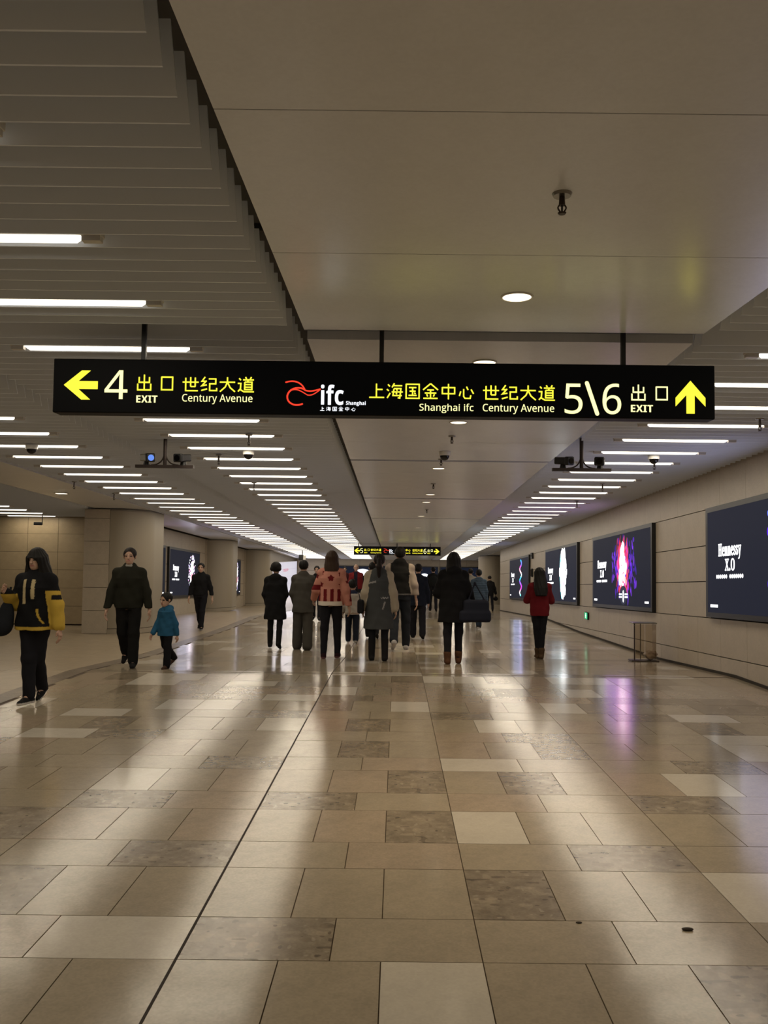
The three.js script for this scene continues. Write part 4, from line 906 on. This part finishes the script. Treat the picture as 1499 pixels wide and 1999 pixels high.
  // walking away
  person({ x: 536, feet: 1266, head: 1103, hair: 'hat', label: 'person in a long black coat with a dark rounded hood, seen from behind', topName: 'coat', thick: 0.045, hem: 0.56, hemR: [0.215, 0.165], hood: true, legR: [0.084, 0.06, 0.048], boot: 0.6, shoe: DK, wide: 1.05,
    pose: { legs: [[0.14, 0.06], [-0.12, 0.34]], arms: [[0.1, 0.2, 0.5, 0.25], [0.1, 0.1, 0.6, 0.35]] } });
  person({ x: 590, feet: 1268, head: 1097, hair: 'short', label: 'person in a grey coat and grey wide trousers, seen from behind', topName: 'coat', thick: 0.042, hem: 0.7, hemR: [0.215, 0.165], color: [0.058, 0.054, 0.046], legColor: [0.06, 0.055, 0.046], legR: [0.1, 0.095, 0.098], collar: 0.015, cuff: -0.02,
    pose: { legs: [[0.1, 0.06], [-0.06, 0.16]], arms: [[0.05, 0.18, 0.5, 0.3], [0.2, 0.2, 1.2, 0.1]], nod: 0.1 } });
  person({ x: 645, feet: 1285, head: 1079, hair: 'bob', hairColor: 'brown', label: 'person in a pink sweater with dark red stars and stripes, seen from behind', topName: 'sweater', thick: 0.034, hem: 0.83, hemR: [0.2, 0.155], cell: 0.008, fold: 0.004, wide: 1.06, legR: [0.098, 0.068, 0.05], shoe: [0.02, 0.008, 0.01], sole: [0.14, 0.06, 0.06],
    pose: { legs: [[-0.06, 0.08], [0.1, 0.1]], arms: [[0.1, 0.34, 0.75], [-0.12, 0.3, 0.12]] },
    paint: (x, y, z, arm, J) => {
      const PINK = [0.46, 0.2, 0.15], RED = [0.12, 0.009, 0.011], WHITE = [0.6, 0.53, 0.45];
      if (y < 0.905 && !arm) return WHITE;
      if (arm) { if (x > 0) return y < 1.16 && z < 0.2 && y > 1.08 ? RED : star(x - 0.24, y - 1.3, 0.05) ? RED : PINK; return y < 1.17 && y > 0.9 && x < -0.3 ? RED : star(x + 0.26, y - 1.21, 0.035) ? RED : PINK; }
      if (z > 0.02) return PINK;
      if (star(x, y - 1.27, 0.062) || star(x + 0.155, y - 1.34, 0.05) || star(x - 0.155, y - 1.36, 0.05) || star(x - 0.165, y - 1.17, 0.05) || star(x + 0.165, y - 1.16, 0.05)) return RED;
      if (y < 1.1) { const k = ((x + 0.027 + 1.1) % 0.108); if (k < 0.054) return RED; }
      return PINK;
    } });
  person({ x: 687, feet: 1256, head: 1133, hair: 'short', kid: true, label: 'child in a white top and navy trousers, seen from behind', topName: 'sweater', thick: 0.04, hem: 0.74, hemR: [0.2, 0.16], color: [0.3, 0.275, 0.24], legColor: NAVY, legR: [0.1, 0.085, 0.078], sole: [0.4, 0.39, 0.36], shoe: [0.02, 0.025, 0.035], pose: { legs: [[0.08, 0.05], [-0.12, 0.2]], arms: [[0.1, 0.3, 0.4], [0.1, 0.3, 0.5]] },
    paint: (x, y, z, arm) => y > 1.3 && !arm ? [0.02, 0.025, 0.05] : y < 0.8 && y > 0.77 ? [0.2, 0.13, 0.08] : [0.32, 0.295, 0.26] });
  person({ x: 726, feet: 1246, head: 1101, hair: 'short', label: 'person with short black hair mostly hidden behind the grey long coat', thick: 0.03, hem: 0.8 });
  const grey = person({ x: 738, feet: 1290, head: 1085, hair: 'ponytail', hairColor: 'dark', label: 'person in a long grey coat with cream sleeves and a ponytail, seen from behind', topName: 'coat', thick: 0.05, hem: 0.5, hemR: [0.235, 0.175], wide: 1.04, color: [0.05, 0.052, 0.052], legR: [0.084, 0.06, 0.048], boot: 0.75, cell: 0.01,
    pose: { legs: [[0.05, 0.06], [-0.02, 0.1]], arms: [[-0.02, 0.22, 0.25], [-0.05, 0.26, 0.15]] },
    paint: (x, y, z, arm) => {
      if (arm || (y > 1.16 && Math.abs(x) > 0.125 + (1.4 - y) * 0.22)) return [0.36, 0.31, 0.235];
      if (z < 0 && Math.abs(y - 1.25 - (x - 0.1) * -0.25) < 0.012 && x > 0.05 && x < 0.16) return [0.3, 0.3, 0.29];
      if (z < 0 && Math.abs(y - 1.0 - Math.sin(x * 160) * 0.008) < 0.009 && x < -0.03 && x > -0.16) return [0.34, 0.34, 0.33];
      if (z < 0 && y > 0.82 && y < 0.94 && Math.abs(x + 0.09 + (y - 0.9) * 0.3) < 0.012) return [0.26, 0.25, 0.24];
      return [0.052, 0.055, 0.056];
    } });
  carried('shoulder_bag', 'small black bag hanging at the side of the grey long coat', join(0.015, pouch(0, 0, 0, 0.05, 0.11, 0.1, 0.03), limb(V3(0, 0.08, 0), V3(0.12, 0.56, 0.06), 0.009, 0.009)), [-0.2, -0.16, -0.16], [0.12, 0.6, 0.16], DK, grey, V3(0.29, 0.86, -0.08), Math.PI);
  person({ x: 779, feet: 1268, head: 1071, hair: 'short', shoulder: 0.195, wide: 1.08, label: 'tall person in a black vest over pale sleeves and jeans, seen from behind', topName: 'vest', thick: 0.035, hem: 0.9, hemR: [0.19, 0.145], collar: 0.03, legColor: [0.016, 0.019, 0.024], legR: [0.098, 0.078, 0.068], shoe: [0.36, 0.35, 0.34], sole: [0.42, 0.4, 0.39],
    pose: { legs: [[-0.2, 0.45, 0], [0.12, 0.06, 0.04]], arms: [[0.1, 0.16, 0.3], [-0.05, 0.24, 0.12]] }, paint: (x, y, z, arm) => arm ? [0.3, 0.25, 0.21] : y < 0.925 ? [0.1, 0.1, 0.1] : [0.01, 0.01, 0.01] });
  person({ x: 815, feet: 1248, head: 1105, hair: 'short', label: 'person in a dark navy coat next to the tall vest wearer', topName: 'coat', thick: 0.036, hem: 0.74, hemR: [0.21, 0.16], color: NAVY, legR: [0.098, 0.08, 0.075], pose: { legs: [[0.14, 0.06], [-0.14, 0.2]], arms: [[0.1, 0.14, 0.3], [0, 0.2, 0.2]] } });
  person({ x: 845, feet: 1194, head: 1109, hair: 'short', wide: 1.1, label: 'distant person in dark clothes with a backpack, seen from behind', thick: 0.04, hem: 0.82, extra: (J, y) => [{ name: 'backpack', f: egg(0, 1.16, -0.2, 0.17, 0.22, 0.11), lo: [-0.2, 0.9, -0.34], hi: [0.2, 1.42, -0.05], color: [0.012, 0.013, 0.012] }] });
  const coat = person({ x: 884, feet: 1296, head: 1082, hair: 'long', label: 'person in a bulky black coat and brown boots, seen from behind', topName: 'coat', thick: 0.05, hem: 0.63, hemR: [0.225, 0.175], hood: true, collar: 0.02, wide: 1.08, shoe: [0.075, 0.035, 0.018], boot: 0.2, color: [0.006, 0.006, 0.007], legR: [0.088, 0.066, 0.052], pose: { legs: [[-0.04, 0.08, 0.0], [0.1, 0.06, 0.0]], arms: [[0.15, 0.3, 1.2, 0.3], [0.05, 0.3, 0.5, -0.1]] } });
  carried('tote_bag', 'large dark navy tote bag hanging from the bulky black coat', join(0.03, pouch(0, -0.02, 0, 0.2, 0.16, 0.07, 0.05), pouch(0.02, -0.11, 0, 0.25, 0.09, 0.08, 0.05), limb(V3(-0.14, 0.12, 0), V3(0.02, 0.4, 0), 0.013, 0.012), limb(V3(0.12, 0.12, 0), V3(0.02, 0.4, 0), 0.013, 0.012)), [-0.32, -0.24, -0.14], [0.32, 0.42, 0.14], [0.011, 0.013, 0.022], coat, V3(-0.34, 0.84, -0.1), Math.PI);
  person({ x: 918, feet: 1205, head: 1112, hair: 'short', label: 'distant person in a pale grey top beside the far wall display', thick: 0.03, hem: 0.84, color: [0.2, 0.185, 0.16] });
  person({ x: 934, feet: 1229, head: 1115, hair: 'short', label: 'person in a quilted blue-grey jacket, seen from behind', thick: 0.045, hem: 0.8, hemR: [0.19, 0.15], hood: true, legColor: [0.02, 0.03, 0.045], legR: [0.09, 0.066, 0.052], sole: [0.5, 0.49, 0.47], pose: { legs: [[-0.1, 0.2, -0.08], [0.1, 0.06, -0.08]], arms: [[0.2, 0.2, 0.9, 0.2], [0, 0.15, 0.2]] }, paint: (x, y) => Math.sin(y * 95) > 0.3 ? [0.075, 0.11, 0.15] : [0.045, 0.07, 0.1] });
  const far = person({ x: 956, feet: 1194, head: 1126, hair: 'short', label: 'stooping distant person in black beside the pale lit column', thick: 0.05, hem: 0.74, pose: { lean: 0.25, nod: 0.5, arms: [[0.1, 0.2, 0.4], [0.05, 0.34, 0.2]] } });
  carried('hand_bag', 'small round dark bag held by the stooping distant figure', join(0.02, egg(0, 0, 0, 0.12, 0.1, 0.07), limb(V3(-0.05, 0.06, 0), V3(0, 0.17, 0), 0.012, 0.012), limb(V3(0.05, 0.06, 0), V3(0, 0.17, 0), 0.012, 0.012)), [-0.15, -0.13, -0.1], [0.15, 0.2, 0.1], DK, far, far.J[-1].wr.clone().add(V3(0, -0.24, 0)), Math.PI);
  person({ x: 1053, feet: 1286, head: 1112, hair: 'long', label: 'person with long black hair in a dark red top beside the screens', topName: 'blouse', thick: 0.032, hem: 0.8, hemR: [0.185, 0.145], color: [0.13, 0.01, 0.014], legR: [0.088, 0.062, 0.048], shoe: [0.075, 0.045, 0.024], boot: 0.22, pose: { legs: [[0.06, 0.04, -0.1], [-0.02, 0.08, -0.1]], arms: [[0.35, 0.26, 1.5, 0.35], [0.3, 0.28, 1.6, 0.35]], nod: 0.3 } });
}
//PEOPLE-END
scene.updateMatrixWorld(true);
scene.traverse((o) => { if (o.isMesh) { o.castShadow = true; o.receiveShadow = true; } });
renderer.render(scene, camera);
